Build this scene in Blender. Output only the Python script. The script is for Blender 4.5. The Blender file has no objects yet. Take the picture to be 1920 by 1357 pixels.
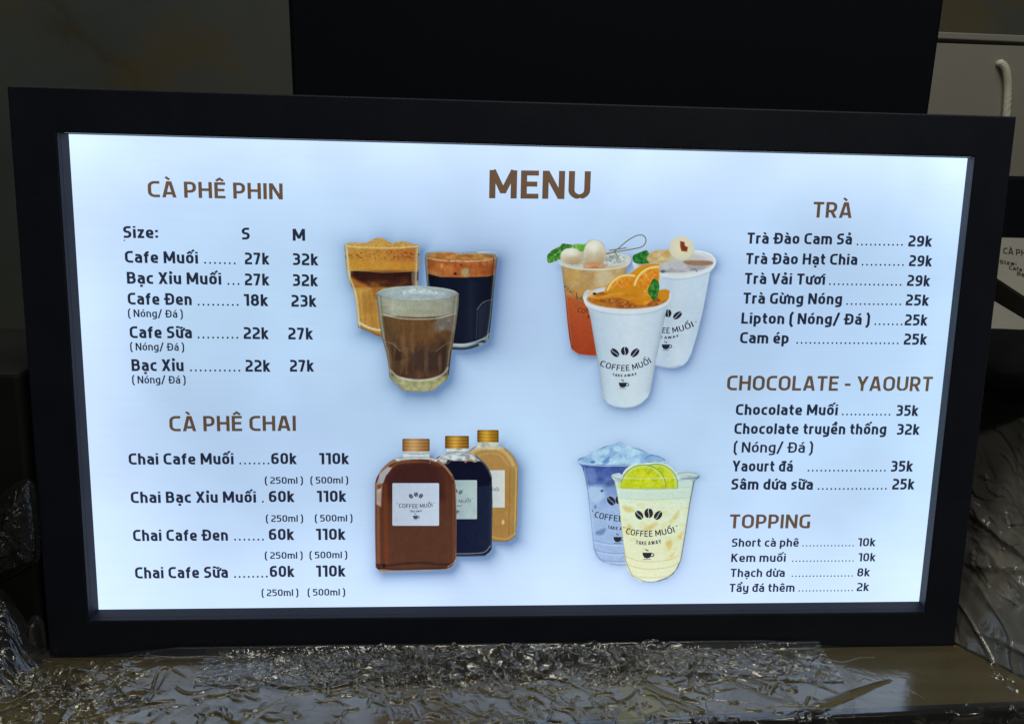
import bpy, bmesh, math, random, unicodedata
import numpy as np
from mathutils import Matrix, Vector

# ------------------------------------------------------------------ camera, light, exposure
sc = bpy.context.scene
C = sc.collection
U = 0.6                                   # the opening of the menu board is 0.6 m wide
LEAN = math.radians(2.0)
F_PX, W_PX, H_PX = 1709.52, 1920.0, 1357.0
OL, OR, OT, OB = 0.0467*U, 0.0429*U, 0.0452*U, 0.0457*U      # frame widths
OPW, OPH = 0.5*U, 0.5478*U/2              # half opening
REC = 0.0235*U                            # recess depth of the lit sheet
SX0, SX1, SY0, SY1 = 0.0031*U, -0.0046*U, 0.0033*U, 0.0006*U
YB = OPH + OB                             # board centre above its foot
# board local axes: x right, y up, z out of the face; origin = centre of the opening
BM = (Matrix.Rotation(-LEAN, 4, 'X') @ Matrix(((1,0,0,0),(0,0,-1,0),(0,1,0,0),(0,0,0,1)))
      @ Matrix.Translation((0, YB, 0)))
rot_cam = Matrix(((0.9973,0.0225,0.0696),(-0.0096,0.9834,-0.1812),(-0.0725,0.18,0.981))).transposed()
cam_local = rot_cam.to_4x4(); cam_local.translation = Vector((-0.0919, 0.2202, 1.0115))*U
cam_world = BM @ cam_local
q = cam_world.to_quaternion(); CAM_POS = cam_world.translation.copy()
cd = bpy.data.cameras.new('camera'); cam = bpy.data.objects.new('camera', cd); C.objects.link(cam)
cam.rotation_mode = 'QUATERNION'; cam.rotation_quaternion = q; cam.location = CAM_POS
cd.sensor_width = 36; cd.lens = 36*F_PX/W_PX; cd.clip_start = 0.01; cd.clip_end = 100
sc.camera = cam

sc.view_settings.view_transform = 'Standard'; sc.view_settings.look = 'None'
sc.view_settings.gamma = 1; sc.view_settings.exposure = 0; sc.view_settings.use_curve_mapping = False
sc.render.engine = 'CYCLES'
sc.cycles.use_denoising = True
sc.cycles.sample_clamp_indirect = 1.5
sc.cycles.denoising_prefilter = 'ACCURATE'
sc.cycles.transparent_max_bounces = 24
sc.cycles.max_bounces = 8
sc.cycles.filter_width = 1.5
sc.cycles.caustics_reflective = False
sc.cycles.caustics_refractive = False

world = bpy.data.worlds.new('World'); sc.world = world; world.use_nodes = True
bg = world.node_tree.nodes['Background']; bg.inputs[0].default_value = (0.75, 0.8, 1.0, 1); bg.inputs[1].default_value = 0.016

def lamp(name, loc, target, sx, sy, watt, col):
    ld = bpy.data.lights.new(name, 'AREA'); ld.shape = 'RECTANGLE'; ld.size = sx; ld.size_y = sy
    ld.energy = watt; ld.color = col
    o = bpy.data.objects.new(name, ld); C.objects.link(o); o.location = loc
    d = Vector(target)-Vector(loc); o.rotation_euler = d.to_track_quat('-Z', 'Y').to_euler()
lamp('unseen_lamp', (0.15, -0.15, 1.7), (0.05, 0.0, 0.0), 1.2, 0.09, 5.8, (1.0, 0.95, 0.80))  # unseen warm room light overhead, strip sized for glints on the film
lamp('unseen_lamp', (-0.8, 0.45, 1.6), (-.1, 0.1, 0.0), 0.09, 0.9, 2.4, (1.0, 0.95, 0.80))  # unseen lamp added for more glints along the film creases
lamp('unseen_lamp', (0.75, -1.3, 1.5), (0.4, 0.1, 0.1), 0.9, 0.11, 5.0, (1.0, 0.96, 0.82))  # unseen front lamp added to brighten the parcel and the right side

# ------------------------------------------------------------------ geometry helpers
def ray(px, py):
    v = Vector(((px-W_PX/2)/F_PX, -(py-H_PX/2)/F_PX, -1.0))
    return CAM_POS, (cam_world.to_3x3() @ v).normalized()
def hit(px, py, p0, n):
    o, d = ray(px, py); n = Vector(n)
    return o + d*((Vector(p0)-o).dot(n)/d.dot(n))
def onY(px, py, y): return hit(px, py, (0, y, 0), (0, 1, 0))
def onZ(px, py, z=0.0): return hit(px, py, (0, 0, z), (0, 0, 1))
BMI = BM.inverted()
_o = BMI @ CAM_POS; _R = np.array((BMI @ cam_world).to_3x3())
def board_xy(px, py, z=-REC):
    """pixel arrays of the photograph -> metres on the printed sheet"""
    px = np.asarray(px, float); py = np.asarray(py, float)
    v = np.stack([(px-W_PX/2)/F_PX, -(py-H_PX/2)/F_PX, -np.ones_like(px)], -1) @ _R.T
    t = (z-_o[2])/v[..., 2]
    return _o[0]+v[..., 0]*t, _o[1]+v[..., 1]*t

def link(name, me, mats=(), parent=None, smooth=False):
    o = bpy.data.objects.new(name, me); C.objects.link(o)
    for m in (mats if isinstance(mats, (list, tuple)) else [mats]): me.materials.append(m)
    if parent is not None: o.parent = parent
    if smooth: me.shade_smooth()
    return o
def mesh(name, verts, faces, mat, parent=None, smooth=False):
    me = bpy.data.meshes.new(name); me.from_pydata([tuple(v) for v in verts], [], faces); me.update()
    return link(name, me, mat, parent, smooth)
def grid_mesh(name, P, mat, parent=None, smooth=True, keep=None):
    """P: (ny, nx, 3) array of points"""
    ny, nx = P.shape[:2]
    idx = np.arange(ny*nx).reshape(ny, nx)
    f = np.stack([idx[:-1, :-1], idx[:-1, 1:], idx[1:, 1:], idx[1:, :-1]], -1).reshape(-1, 4)
    if keep is not None: f = f[keep.reshape(-1)]
    used, inv = np.unique(f, return_inverse=True); inv = inv.reshape(f.shape)
    V = P.reshape(-1, 3)[used]
    me = bpy.data.meshes.new(name)
    me.vertices.add(len(V)); me.vertices.foreach_set('co', V.astype(np.float32).ravel())
    me.loops.add(inv.size); me.loops.foreach_set('vertex_index', inv.astype(np.int32).ravel())
    me.polygons.add(len(inv)); me.polygons.foreach_set('loop_start', np.arange(0, inv.size, 4, dtype=np.int32))
    me.update(calc_edges=True); me.validate()
    return link(name, me, mat, parent, smooth), used
def bevel(o, w, seg=2):
    m = o.modifiers.new('bevel', 'BEVEL'); m.width = w; m.segments = seg; m.limit_method = 'ANGLE'
    return o
def prism(name, front, back, mat, parent=None, bev=0.0):
    n = len(front); V = list(front)+list(back)
    F = [list(range(n)), list(range(2*n-1, n-1, -1))]
    for i in range(n):
        j = (i+1) % n; F.append([i, i+n, j+n, j])
    o = mesh(name, V, F, mat, parent)
    bm = bmesh.new(); bm.from_mesh(o.data); bmesh.ops.recalc_face_normals(bm, faces=bm.faces); bm.to_mesh(o.data); bm.free()
    if bev: bevel(o, bev)
    return o
def empty(name, loc=(0, 0, 0)):
    o = bpy.data.objects.new(name, None); C.objects.link(o); o.location = loc; o.empty_display_size = 0.05
    return o
def tag(o, label, cat, group=None):
    o['label'] = label; o['category'] = cat
    if group: o['group'] = group
    return o
def tube(name, pts, r, mat, parent=None, seg=12, twist=0.0, bump=0.0, strands=3):
    pts = [Vector(p) for p in pts]; V = []; F = []; L = 0
    up = Vector((0, 1, 0.01))
    for i, p in enumerate(pts):
        t = (pts[min(i+1, len(pts)-1)]-pts[max(i-1, 0)]).normalized()
        a = t.cross(up).normalized(); b = t.cross(a).normalized()
        if i: L += (p-pts[i-1]).length
        for k in range(seg):
            an = 2*math.pi*k/seg
            rr = r*(1+bump*abs(math.sin(strands*(an+twist*L)/2*1.0)))
            V.append(p+a*math.cos(an)*rr+b*math.sin(an)*rr)
    n = len(pts)
    for i in range(n-1):
        for k in range(seg):
            F.append([i*seg+k, i*seg+(k+1) % seg, (i+1)*seg+(k+1) % seg, (i+1)*seg+k])
    F.append(list(range(seg))[::-1]); F.append([(n-1)*seg+k for k in range(seg)])
    return mesh(name, V, F, mat, parent, True)
def spline(pts, n=10, closed=True):
    P = np.array(pts, float); m = len(P); out = []
    rng = range(m) if closed else range(m-1)
    for i in rng:
        if closed: a, b, c, d = P[(i-1) % m], P[i], P[(i+1) % m], P[(i+2) % m]
        else: a, b, c, d = P[max(i-1, 0)], P[i], P[i+1], P[min(i+2, m-1)]
        for t in np.arange(n)/n:
            out.append(.5*((2*b)+(c-a)*t+(2*a-5*b+4*c-d)*t*t+(3*b-a-3*c+d)*t**3))
    if not closed: out.append(P[-1])
    return np.array(out)

# ------------------------------------------------------------------ numpy noise
def vnoise(x, y, seed=0):
    x = np.asarray(x, float); y = np.asarray(y, float)
    xi = np.floor(x).astype(np.int64); yi = np.floor(y).astype(np.int64)
    xf = x-xi; yf = y-yi
    u = xf*xf*xf*(xf*(xf*6-15)+10); v = yf*yf*yf*(yf*(yf*6-15)+10)
    def g(ix, iy):
        h = (ix*374761393+iy*668265263+seed*1442695041) & 0xffffffff
        h = ((h ^ (h >> 13))*1274126177) & 0xffffffff
        h = ((h ^ (h >> 16))*2246822519) & 0xffffffff
        return ((h ^ (h >> 15)) & 0xffff)/65535.0
    a, b, c, d = g(xi, yi), g(xi+1, yi), g(xi, yi+1), g(xi+1, yi+1)
    return (a*(1-u)+b*u)*(1-v)+(c*(1-u)+d*u)*v
def fbm(x, y, seed=0, oct=4):
    s = 0; a = .5; t = 0
    for k in range(oct):
        s = s+a*vnoise(x*2**k, y*2**k, seed+k*17); t += a; a *= .5
    return s/t

# ------------------------------------------------------------------ colour helpers and materials
def lin(c):
    c = np.asarray(c, float)/255.0
    return np.where(c <= .04045, c/12.92, ((c+.055)/1.055)**2.4)
PAPER = lin((188, 211, 246))              # how the white of the lit sheet shows
def transmit(rgb): return np.clip(lin(rgb)/PAPER, 0, 1.6)

class NT:
    def __init__(s, m): s.t = m.node_tree; s.n = s.t.nodes; s.l = s.t.links
    def add(s, typ, **kw):
        n = s.n.new(typ)
        for k, v in kw.items():
            if k.startswith('i_'):
                n.inputs[k[2:].replace('_', ' ')].default_value = v
            else: setattr(n, k, v)
        return n
    def math(s, op, a, b=None, clamp=False):
        n = s.n.new('ShaderNodeMath'); n.operation = op; n.use_clamp = clamp
        for i, v in enumerate((a, b)):
            if v is None: continue
            if isinstance(v, (int, float)): n.inputs[i].default_value = v
            else: s.l.new(v, n.inputs[i])
        return n.outputs[0]
def newmat(name):
    m = bpy.data.materials.new(name); m.use_nodes = True; m.node_tree.nodes.clear()
    nt = NT(m); out = nt.add('ShaderNodeOutputMaterial'); return m, nt, out
def mixcol(nt, fac, a, b):
    n = nt.add('ShaderNodeMix', data_type='RGBA')
    for s, v in ((n.inputs[0], fac), (n.inputs[6], a), (n.inputs[7], b)):
        if isinstance(v, (int, float)): s.default_value = v
        elif isinstance(v, (tuple, list)): s.default_value = (*v[:3], 1)
        else: nt.l.new(v, s)
    return n.outputs[2]
def noise_node(nt, scale, detail=4, rough=.55, vec=None, distort=0):
    n = nt.add('ShaderNodeTexNoise'); n.inputs['Scale'].default_value = scale; n.inputs['Detail'].default_value = detail
    n.inputs['Roughness'].default_value = rough; n.inputs['Distortion'].default_value = distort
    if vec is not None: nt.l.new(vec, n.inputs['Vector'])
    return n
def ramp(nt, fac, stops):
    n = nt.add('ShaderNodeValToRGB'); nt.l.new(fac, n.inputs[0]); e = n.color_ramp.elements
    e[0].position, e[0].color = stops[0][0], (*stops[0][1], 1); e[1].position, e[1].color = stops[-1][0], (*stops[-1][1], 1)
    for p, c in stops[1:-1]:
        k = e.new(p); k.color = (*c, 1)
    return n.outputs[0]
def basic(name, col, rough=.5, var=.25, scale=30, spec=.5, bump=0.0, bscale=200, metal=0.0, sheen=0.0):
    m, nt, out = newmat(name)
    tc = nt.add('ShaderNodeTexCoord').outputs['Object']
    n = noise_node(nt, scale, 5, .6, tc)
    c = mixcol(nt, n.outputs[0], tuple(v*(1-var) for v in col), tuple(min(1, v*(1+var)) for v in col))
    p = nt.add('ShaderNodeBsdfPrincipled'); nt.l.new(c, p.inputs['Base Color'])
    r = nt.math('ADD', nt.math('MULTIPLY', n.outputs[0], .2), rough-.1); nt.l.new(r, p.inputs['Roughness'])
    p.inputs['Specular IOR Level'].default_value = spec; p.inputs['Metallic'].default_value = metal
    if bump:
        b = nt.add('ShaderNodeBump'); b.inputs['Strength'].default_value = bump; b.inputs['Distance'].default_value = .001
        nt.l.new(noise_node(nt, bscale, 4, .6, tc).outputs[0], b.inputs['Height']); nt.l.new(b.outputs[0], p.inputs['Normal'])
    nt.l.new(p.outputs[0], out.inputs[0]); return m

def backlight(nt):
    """the uneven LED backlight behind the sheet, as a node chain: returns (colour socket)"""
    tc = nt.add('ShaderNodeTexCoord').outputs['Object']
    sp = nt.add('ShaderNodeSeparateXYZ'); nt.l.new(tc, sp.inputs[0]); x, y = sp.outputs[0], sp.outputs[1]
    def fall(coord, edge, sign, width, power=1.6):
        d = nt.math('MULTIPLY', nt.math('SUBTRACT', edge, coord), sign/width)      # 0 at the edge, grows inward
        d = nt.math('MAXIMUM', d, 0.0)
        return nt.math('POWER', 2.718, nt.math('MULTIPLY', nt.math('POWER', d, power), -1.0))
    top = fall(y, OPH, 1, .040); bot = fall(y, -OPH, -1, .080); lef = fall(x, -OPW, -1, .045); rig = fall(x, OPW, 1, .04)
    # LED strip along the top: slow pulses of brightness
    led = noise_node(nt, 16, 2, .5, tc)
    top2 = nt.math('MULTIPLY', top, nt.math('ADD', nt.math('MULTIPLY', led.outputs[0], .7), .45))
    cl = noise_node(nt, 7, 3, .5, tc).outputs[0]
    s = nt.math('ADD', nt.math('MULTIPLY', top2, .34), nt.math('MULTIPLY', bot, .24))
    s = nt.math('ADD', s, nt.math('MULTIPLY', lef, .20)); s = nt.math('ADD', s, nt.math('MULTIPLY', rig, .20))
    s = nt.math('ADD', s, nt.math('MULTIPLY', nt.math('SUBTRACT', cl, .5), .56))
    gain = nt.math('ADD', s, .935)
    hue = noise_node(nt, 5.0, 2, .5, tc).outputs[0]
    c = mixcol(nt, ramp(nt, hue, [(.35, (0, 0, 0)), (.65, (1, 1, 1))]), tuple(lin((183, 211, 246))), tuple(lin((185, 216, 245))))
    edge = nt.math('MINIMUM', nt.math('ADD', nt.math('ADD', top, bot), lef), 1.0)
    c = mixcol(nt, nt.math('MULTIPLY', edge, .8), c, tuple(lin((199, 220, 250))))
    # the faint ruled weave of the backlit film
    w = nt.add('ShaderNodeTexNoise'); w.inputs['Scale'].default_value = 1.0; w.inputs['Detail'].default_value = 2
    mp = nt.add('ShaderNodeMapping'); mp.inputs['Scale'].default_value = (12, 420, 1); nt.l.new(tc, mp.inputs['Vector']); nt.l.new(mp.outputs[0], w.inputs['Vector'])
    gain = nt.math('MULTIPLY', gain, nt.math('ADD', nt.math('MULTIPLY', w.outputs[0], .05), .975))
    vm = nt.add('ShaderNodeVectorMath', operation='SCALE'); nt.l.new(c, vm.inputs[0]); nt.l.new(gain, vm.inputs['Scale'])
    return vm.outputs[0]
def print_mat(name, ink=None):
    """ink in the backlit print: emission = backlight x what the ink lets through"""
    m, nt, out = newmat(name); bl = backlight(nt)
    m.cycles.emission_sampling = 'FRONT' if name == 'backlit_sheet' else 'NONE'
    e = nt.add('ShaderNodeEmission')
    vm = nt.add('ShaderNodeVectorMath', operation='MULTIPLY'); nt.l.new(bl, vm.inputs[0])
    if ink is None:
        a = nt.add('ShaderNodeAttribute', attribute_name='ink'); nt.l.new(a.outputs['Color'], vm.inputs[1])
    else:
        tc = nt.add('ShaderNodeTexCoord').outputs['Object']
        n = noise_node(nt, 260, 3, .6, tc); t = transmit(ink)
        c = mixcol(nt, n.outputs[0], tuple(t*.82), tuple(t*1.18)); nt.l.new(c, vm.inputs[1])
    nt.l.new(vm.outputs[0], e.inputs[0]); nt.l.new(e.outputs[0], out.inputs[0])
    return m
M_PRINT = print_mat('backlit_print')
M_LIT = print_mat('backlit_sheet')
M_INK = print_mat('navy_ink', (36, 43, 62))
M_BROWN = print_mat('brown_ink', (98, 76, 60))
M_LOGO = print_mat('logo_ink', (40, 42, 56))
M_LOGO_SOFT = print_mat('faded_logo_ink', (92, 92, 104))

def film_mat(name, tint=(1, 1, 1), gloss=1.0, haze=.03, rough=.09, bscale=70, bstr=.5, ior=1.55, milk=(.8, .82, .85)):
    m, nt, out = newmat(name)
    tc = nt.add('ShaderNodeTexCoord').outputs['Object']
    n1 = noise_node(nt, bscale, 3, .55, tc, 1.2)
    b = nt.add('ShaderNodeBump'); b.inputs['Strength'].default_value = bstr; b.inputs['Distance'].default_value = .002
    nt.l.new(n1.outputs[0], b.inputs['Height'])
    fr = nt.add('ShaderNodeFresnel'); fr.inputs[0].default_value = ior; nt.l.new(b.outputs[0], fr.inputs['Normal'])
    fac = nt.math('MULTIPLY', fr.outputs[0], gloss, True)
    g = nt.add('ShaderNodeBsdfAnisotropic') if False else nt.add('ShaderNodeBsdfGlossy')
    g.inputs['Roughness'].default_value = rough; g.inputs['Color'].default_value = (1, 1, 1, 1); nt.l.new(b.outputs[0], g.inputs['Normal'])
    t = nt.add('ShaderNodeBsdfTransparent'); t.inputs[0].default_value = (*tint, 1)
    d = nt.add('ShaderNodeBsdfDiffuse'); d.inputs[0].default_value = (*milk, 1)
    m1 = nt.add('ShaderNodeMixShader'); m1.inputs[0].default_value = haze; nt.l.new(t.outputs[0], m1.inputs[1]); nt.l.new(d.outputs[0], m1.inputs[2])
    m2 = nt.add('ShaderNodeMixShader'); nt.l.new(fac, m2.inputs[0]); nt.l.new(m1.outputs[0], m2.inputs[1]); nt.l.new(g.outputs[0], m2.inputs[2])
    nt.l.new(m2.outputs[0], out.inputs[0]); return m

M_FRAME = basic('black_lacquered_aluminium', (.017, .021, .036), .45, .25, 25, .35, .15, 900)
M_RIM = basic('inner_rim_black', (.014, .015, .027), .5, .3, 40, .15)
M_BLACK = basic('matt_black_sheet', (.006, .008, .014), .7, .3, 12, .15)
M_DARKBOX = basic('dark_casing', (.035, .035, .038), .5, .3, 20, .4)
M_BAGP = basic('white_kraft_paper', (.37, .365, .33), .75, .06, 60, .2, .2, 300)
M_ROPE = basic('white_cord', (.88, .86, .74), .8, .12, 300, .2)
M_EYE = basic('punched_hole_edge', (.16, .11, .06), .7, .2, 100, .2)
M_SHEET = basic('white_print_paper', (.38, .38, .35), .45, .04, 30, .4)
M_TEXTP = basic('printed_text', (.05, .045, .045), .6, .1, 200, .2)
M_FILLER = basic('dark_filler_black', (.017, .018, .019), .7, .3, 15, .2)  # for the added block that darkens the left side
M_CLOTH = basic('black_fabric', (.010, .010, .014), .85, .4, 60, .1, .5, 500)
M_GREY = basic('grey_card_panel', (.85, .83, .74), .6, .15, 10, .3)

def table_mat():
    m, nt, out = newmat('varnished_brown_top')
    tc = nt.add('ShaderNodeTexCoord').outputs['Object']
    mp = nt.add('ShaderNodeMapping'); mp.inputs['Scale'].default_value = (1.2, 14, 8); nt.l.new(tc, mp.inputs['Vector'])
    n = noise_node(nt, 4, 6, .6, mp.outputs[0], .6)
    c = ramp(nt, n.outputs[0], [(.3, (.15, .112, .036)), (.55, (.22, .17, .058)), (.75, (.28, .23, .095))])
    n2 = noise_node(nt, 9, 4, .6, tc)
    c = mixcol(nt, nt.math('MULTIPLY', n2.outputs[0], .5), c, (.19, .165, .08))
    p = nt.add('ShaderNodeBsdfPrincipled'); nt.l.new(c, p.inputs['Base Color'])
    n3 = noise_node(nt, 120, 3, .6, tc)
    r = nt.math('ADD', nt.math('MULTIPLY', n3.outputs[0], .10), .10); nt.l.new(r, p.inputs['Roughness'])
    p.inputs['Specular IOR Level'].default_value = .18
    nt.l.new(p.outputs[0], out.inputs[0]); return m
M_TABLE = table_mat()
M_EDGE = basic('black_edge_strip', (.012, .012, .014), .25, .3, 40, .5)
M_FRONTP = basic('brown_cabinet_front', (.20, .14, .06), .5, .3, 8, .3)

def marble_mat():
    m, nt, out = newmat('veined_marble')
    tc = nt.add('ShaderNodeTexCoord').outputs['Object']
    n = noise_node(nt, 2.6, 6, .6, tc, .4)
    base = ramp(nt, n.outputs[0], [(.30, (.075, .098, .105)), (.5, (.105, .120, .120)), (.68, (.122, .130, .115))])
    sp = nt.add('ShaderNodeSeparateXYZ'); nt.l.new(tc, sp.inputs[0])
    w1 = noise_node(nt, 9, 4, .6, tc).outputs[0]; w2 = noise_node(nt, 40, 3, .6, tc).outputs[0]
    wob = nt.math('ADD', nt.math('MULTIPLY', nt.math('SUBTRACT', w1, .5), .12), nt.math('MULTIPLY', nt.math('SUBTRACT', w2, .5), .014))
    col = base
    for (x0, z0), (x1, z1), wd, k in VEINS:
        L = math.hypot(x1-x0, z1-z0); nx_, nz_ = -(z1-z0)/L, (x1-x0)/L
        d = nt.math('ADD', nt.math('MULTIPLY', sp.outputs[0], nx_), nt.math('MULTIPLY', sp.outputs[2], nz_))
        d = nt.math('ABSOLUTE', nt.math('ADD', nt.math('SUBTRACT', d, nx_*x0+nz_*z0), wob))
        core = nt.math('POWER', 2.718, nt.math('MULTIPLY', d, -1/wd)); halo_ = nt.math('POWER', 2.718, nt.math('MULTIPLY', d, -1/(wd*5)))
        f = nt.math('ADD', nt.math('MULTIPLY', core, .42*k), nt.math('MULTIPLY', nt.math('MULTIPLY', halo_, w1), .5*k), True)
        col = mixcol(nt, f, col, (.08, .062, .028))
    for (x0, z0), rad, k in STAINS:
        dx = nt.math('SUBTRACT', sp.outputs[0], x0); dz = nt.math('MULTIPLY', nt.math('SUBTRACT', sp.outputs[2], z0), 1.3)
        d = nt.math('SQRT', nt.math('ADD', nt.math('MULTIPLY', dx, dx), nt.math('MULTIPLY', dz, dz)))
        f = nt.math('SUBTRACT', 1.0, nt.math('DIVIDE', nt.math('ADD', d, nt.math('MULTIPLY', wob, 1.6)), rad), True)
        col = mixcol(nt, nt.math('MULTIPLY', f, k), col, (.135, .105, .04))
    p = nt.add('ShaderNodeBsdfPrincipled'); nt.l.new(col, p.inputs['Base Color']); p.inputs['Roughness'].default_value = .35
    nt.l.new(p.outputs[0], out.inputs[0]); return m
WY = 0.8
def wp(px, py):
    v = onY(px, py, WY); return (v.x, v.z)
VEINS = [(wp(105, 0), wp(245, 170), .006, 1.0), (wp(245, 170), wp(330, 120), .012, .25), (wp(1780, 10), wp(1930, 45), .012, .4)]
STAINS = [(wp(365, 92), .07, .55), (wp(275, 158), .08, .55), (wp(440, 125), .05, .4), (wp(20, 22), .05, .5), (wp(1800, 25), .10, .7), (wp(1905, 0), .05, .7)]
M_MARBLE = marble_mat()

# ------------------------------------------------------------------ the counter, the wall behind, the floor
e0 = onZ(1200, 1351); e1 = onZ(1920, 1320)
ed = (e1-e0).normalized()
def edge_pt(x, dz=0, back=0.0):
    p = e0+ed*((x-e0.x)/ed.x); nrm = Vector((-ed.y, ed.x, 0))
    return Vector((p.x, p.y, dz))+nrm*back
XL, XR, YBK = -1.3, 1.5, 0.79
counter = tag(empty('counter', (0, 0.3, -0.9)), 'varnished brown counter top with a black front edge under the lit menu board', 'counter')
def low(p, dz): return Vector((p.x, p.y, dz))
def off(v): return [Vector(p)-Vector((0, .3, -.9)) for p in v]
TH = 0.016
a, b = edge_pt(XL, 0, .004), edge_pt(XR, 0, .004)
top = [a, b, Vector((XR, YBK, 0)), Vector((XL, YBK, 0))]
prism('counter_top', off(top), off([low(p, -TH) for p in top]), M_TABLE, counter)
a2, b2 = edge_pt(XL), edge_pt(XR)
fr = [a2, b2, b, a]
prism('edge_strip', off([low(p, .0006) for p in fr]), off([low(p, -TH-.0005) for p in fr]), M_EDGE, counter, .0012)
c1, c2 = edge_pt(XL+.01, 0, .010), edge_pt(XR-.01, 0, .010)
fp = [c1, c2, c2+Vector((0, .02, 0)), c1+Vector((0, .02, 0))]
prism('front_panel', off([low(p, -TH-.001) for p in fp]), off([low(p, -.9) for p in fp]), M_FRONTP, counter)
for xx in (XL+.01, XR-.03):
    q4 = [Vector((xx, c1.y+.1, 0)), Vector((xx+.02, c1.y+.1, 0)), Vector((xx+.02, YBK-.02, 0)), Vector((xx, YBK-.02, 0))]
    prism('side_panel', off([low(p, -TH-.001) for p in q4]), off([low(p, -.9) for p in q4]), M_FRONTP, counter)

wall = mesh('marble_wall', [(-2.2, WY, -.9), (2.4, WY, -.9), (2.4, WY, 1.9), (-2.2, WY, 1.9), (-2.2, WY+.1, -.9), (2.4, WY+.1, -.9), (2.4, WY+.1, 1.9), (-2.2, WY+.1, 1.9)],
            [[0, 1, 2, 3], [7, 6, 5, 4], [0, 4, 5, 1], [1, 5, 6, 2], [2, 6, 7, 3], [3, 7, 4, 0]], M_MARBLE)
tag(wall, 'dim grey marble wall with ochre veins behind everything', 'wall')
fl = mesh('floor', [(-2.2, -2, -.9), (2.4, -2, -.9), (2.4, WY, -.9), (-2.2, WY, -.9)], [[0, 1, 2, 3]], M_GREY); fl['kind'] = 'structure'

# ------------------------------------------------------------------ the menu board: frame, rim, casing, lit sheet
board = empty('menu_board'); board.matrix_world = BM
tag(board, 'lit menu light box in a black frame, drinks and prices on its glowing sheet', 'menu board')
def ring(name, outer, inner, z0, z1, mat, bev):
    """a rectangular frame between two (x0,x1,y0,y1) rectangles, from z0 (front) back to z1"""
    def R(r, z): return [(r[0], r[2], z), (r[1], r[2], z), (r[1], r[3], z), (r[0], r[3], z)]
    V = R(outer, z0)+R(inner, z0)+R(outer, z1)+R(inner, z1); F = []
    for i in range(4):
        j = (i+1) % 4
        F += [[i, j, j+4, i+4], [i+8, i+12, j+12, j+8], [i, i+8, j+8, j], [i+4, j+4, j+12, i+12]]
    o = mesh(name, V, F, mat, board)
    bm = bmesh.new(); bm.from_mesh(o.data); bmesh.ops.recalc_face_normals(bm, faces=bm.faces); bm.to_mesh(o.data); bm.free()
    return bevel(o, bev)
OUT = (-OPW-OL, OPW+OR, -OPH-OB, OPH+OT); INN = (-OPW, OPW, -OPH, OPH)
SCR = (-OPW+SX0, OPW-SX1, -OPH+SY0, OPH-SY1)
ring('frame', OUT, INN, 0, -.004, M_FRAME, .0009)
# side walls of the box (outside) and its back
ring('side_casing', (OUT[0]+.0004, OUT[1]-.0004, OUT[2]+.0004, OUT[3]-.0004), (OUT[0]+.008, OUT[1]-.008, OUT[2]+.008, OUT[3]-.008), -.0045, -.045, M_FRAME, .0006)
z = -.0455
mesh('back_panel', [(OUT[0]+.001, OUT[2]+.001, z), (OUT[1]-.001, OUT[2]+.001, z), (OUT[1]-.001, OUT[3]-.001, z), (OUT[0]+.001, OUT[3]-.001, z),
                    (OUT[0]+.001, OUT[2]+.001, z-.003), (OUT[1]-.001, OUT[2]+.001, z-.003), (OUT[1]-.001, OUT[3]-.001, z-.003), (OUT[0]+.001, OUT[3]-.001, z-.003)],
     [[0, 1, 2, 3], [7, 6, 5, 4], [0, 4, 5, 1], [1, 5, 6, 2], [2, 6, 7, 3], [3, 7, 4, 0]], M_DARKBOX, board)
# inner rim: four sloping walls from the opening down to the sheet, with a step
def R(r, z): return [(r[0], r[2], z), (r[1], r[2], z), (r[1], r[3], z), (r[0], r[3], z)]
g = .0010
I2 = (INN[0]+.0002, INN[1]-.0002, INN[2]+.0002, INN[3]-.0002)
MID = tuple(.70*i+.30*s for i, s in zip(I2, SCR)); MID2 = (MID[0]+g*.1, MID[1]-g*.1, MID[2]+g*.1, MID[3]-g*.1)
V = R(I2, -.0003)+R(MID, -.30*REC)+R(MID2, -.30*REC-.0002)+R(SCR, -REC+.00005)+R((SCR[0]-.006, SCR[1]+.006, SCR[2]-.006, SCR[3]+.006), -REC-.001)
F = []
for lvl in range(4):
    for i in range(4):
        j = (i+1) % 4; F.append([lvl*4+i, lvl*4+j, lvl*4+4+j, lvl*4+4+i])
mesh('inner_rim', V, F, M_RIM, board)

# --- the lit sheet, one fine grid; the print's soft tints round the drinks are ink in it
def poly_sd(X, Y, pts):
    P = np.asarray(pts, float); Qn = np.roll(P, -1, 0)
    d = np.full(X.shape, 1e18); ins = np.zeros(X.shape, bool)
    for (ax, ay), (bx, by) in zip(P, Qn):
        ex, ey = bx-ax, by-ay; L = ex*ex+ey*ey+1e-12
        t = np.clip(((X-ax)*ex+(Y-ay)*ey)/L, 0, 1)
        d = np.minimum(d, (X-ax-t*ex)**2+(Y-ay-t*ey)**2)
        c = ((ay > Y) != (by > Y)) & (X < (bx-ax)*(Y-ay)/(by-ay+1e-12)+ax)
        ins ^= c
    d = np.sqrt(d); return np.where(ins, -d, d)
def line_d(X, Y, pts):
    d = np.full(X.shape, 1e18)
    P = np.asarray(pts, float)
    for (ax, ay), (bx, by) in zip(P[:-1], P[1:]):
        ex, ey = bx-ax, by-ay; L = ex*ex+ey*ey+1e-12
        t = np.clip(((X-ax)*ex+(Y-ay)*ey)/L, 0, 1)
        d = np.minimum(d, (X-ax-t*ex)**2+(Y-ay-t*ey)**2)
    return np.sqrt(d)
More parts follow.
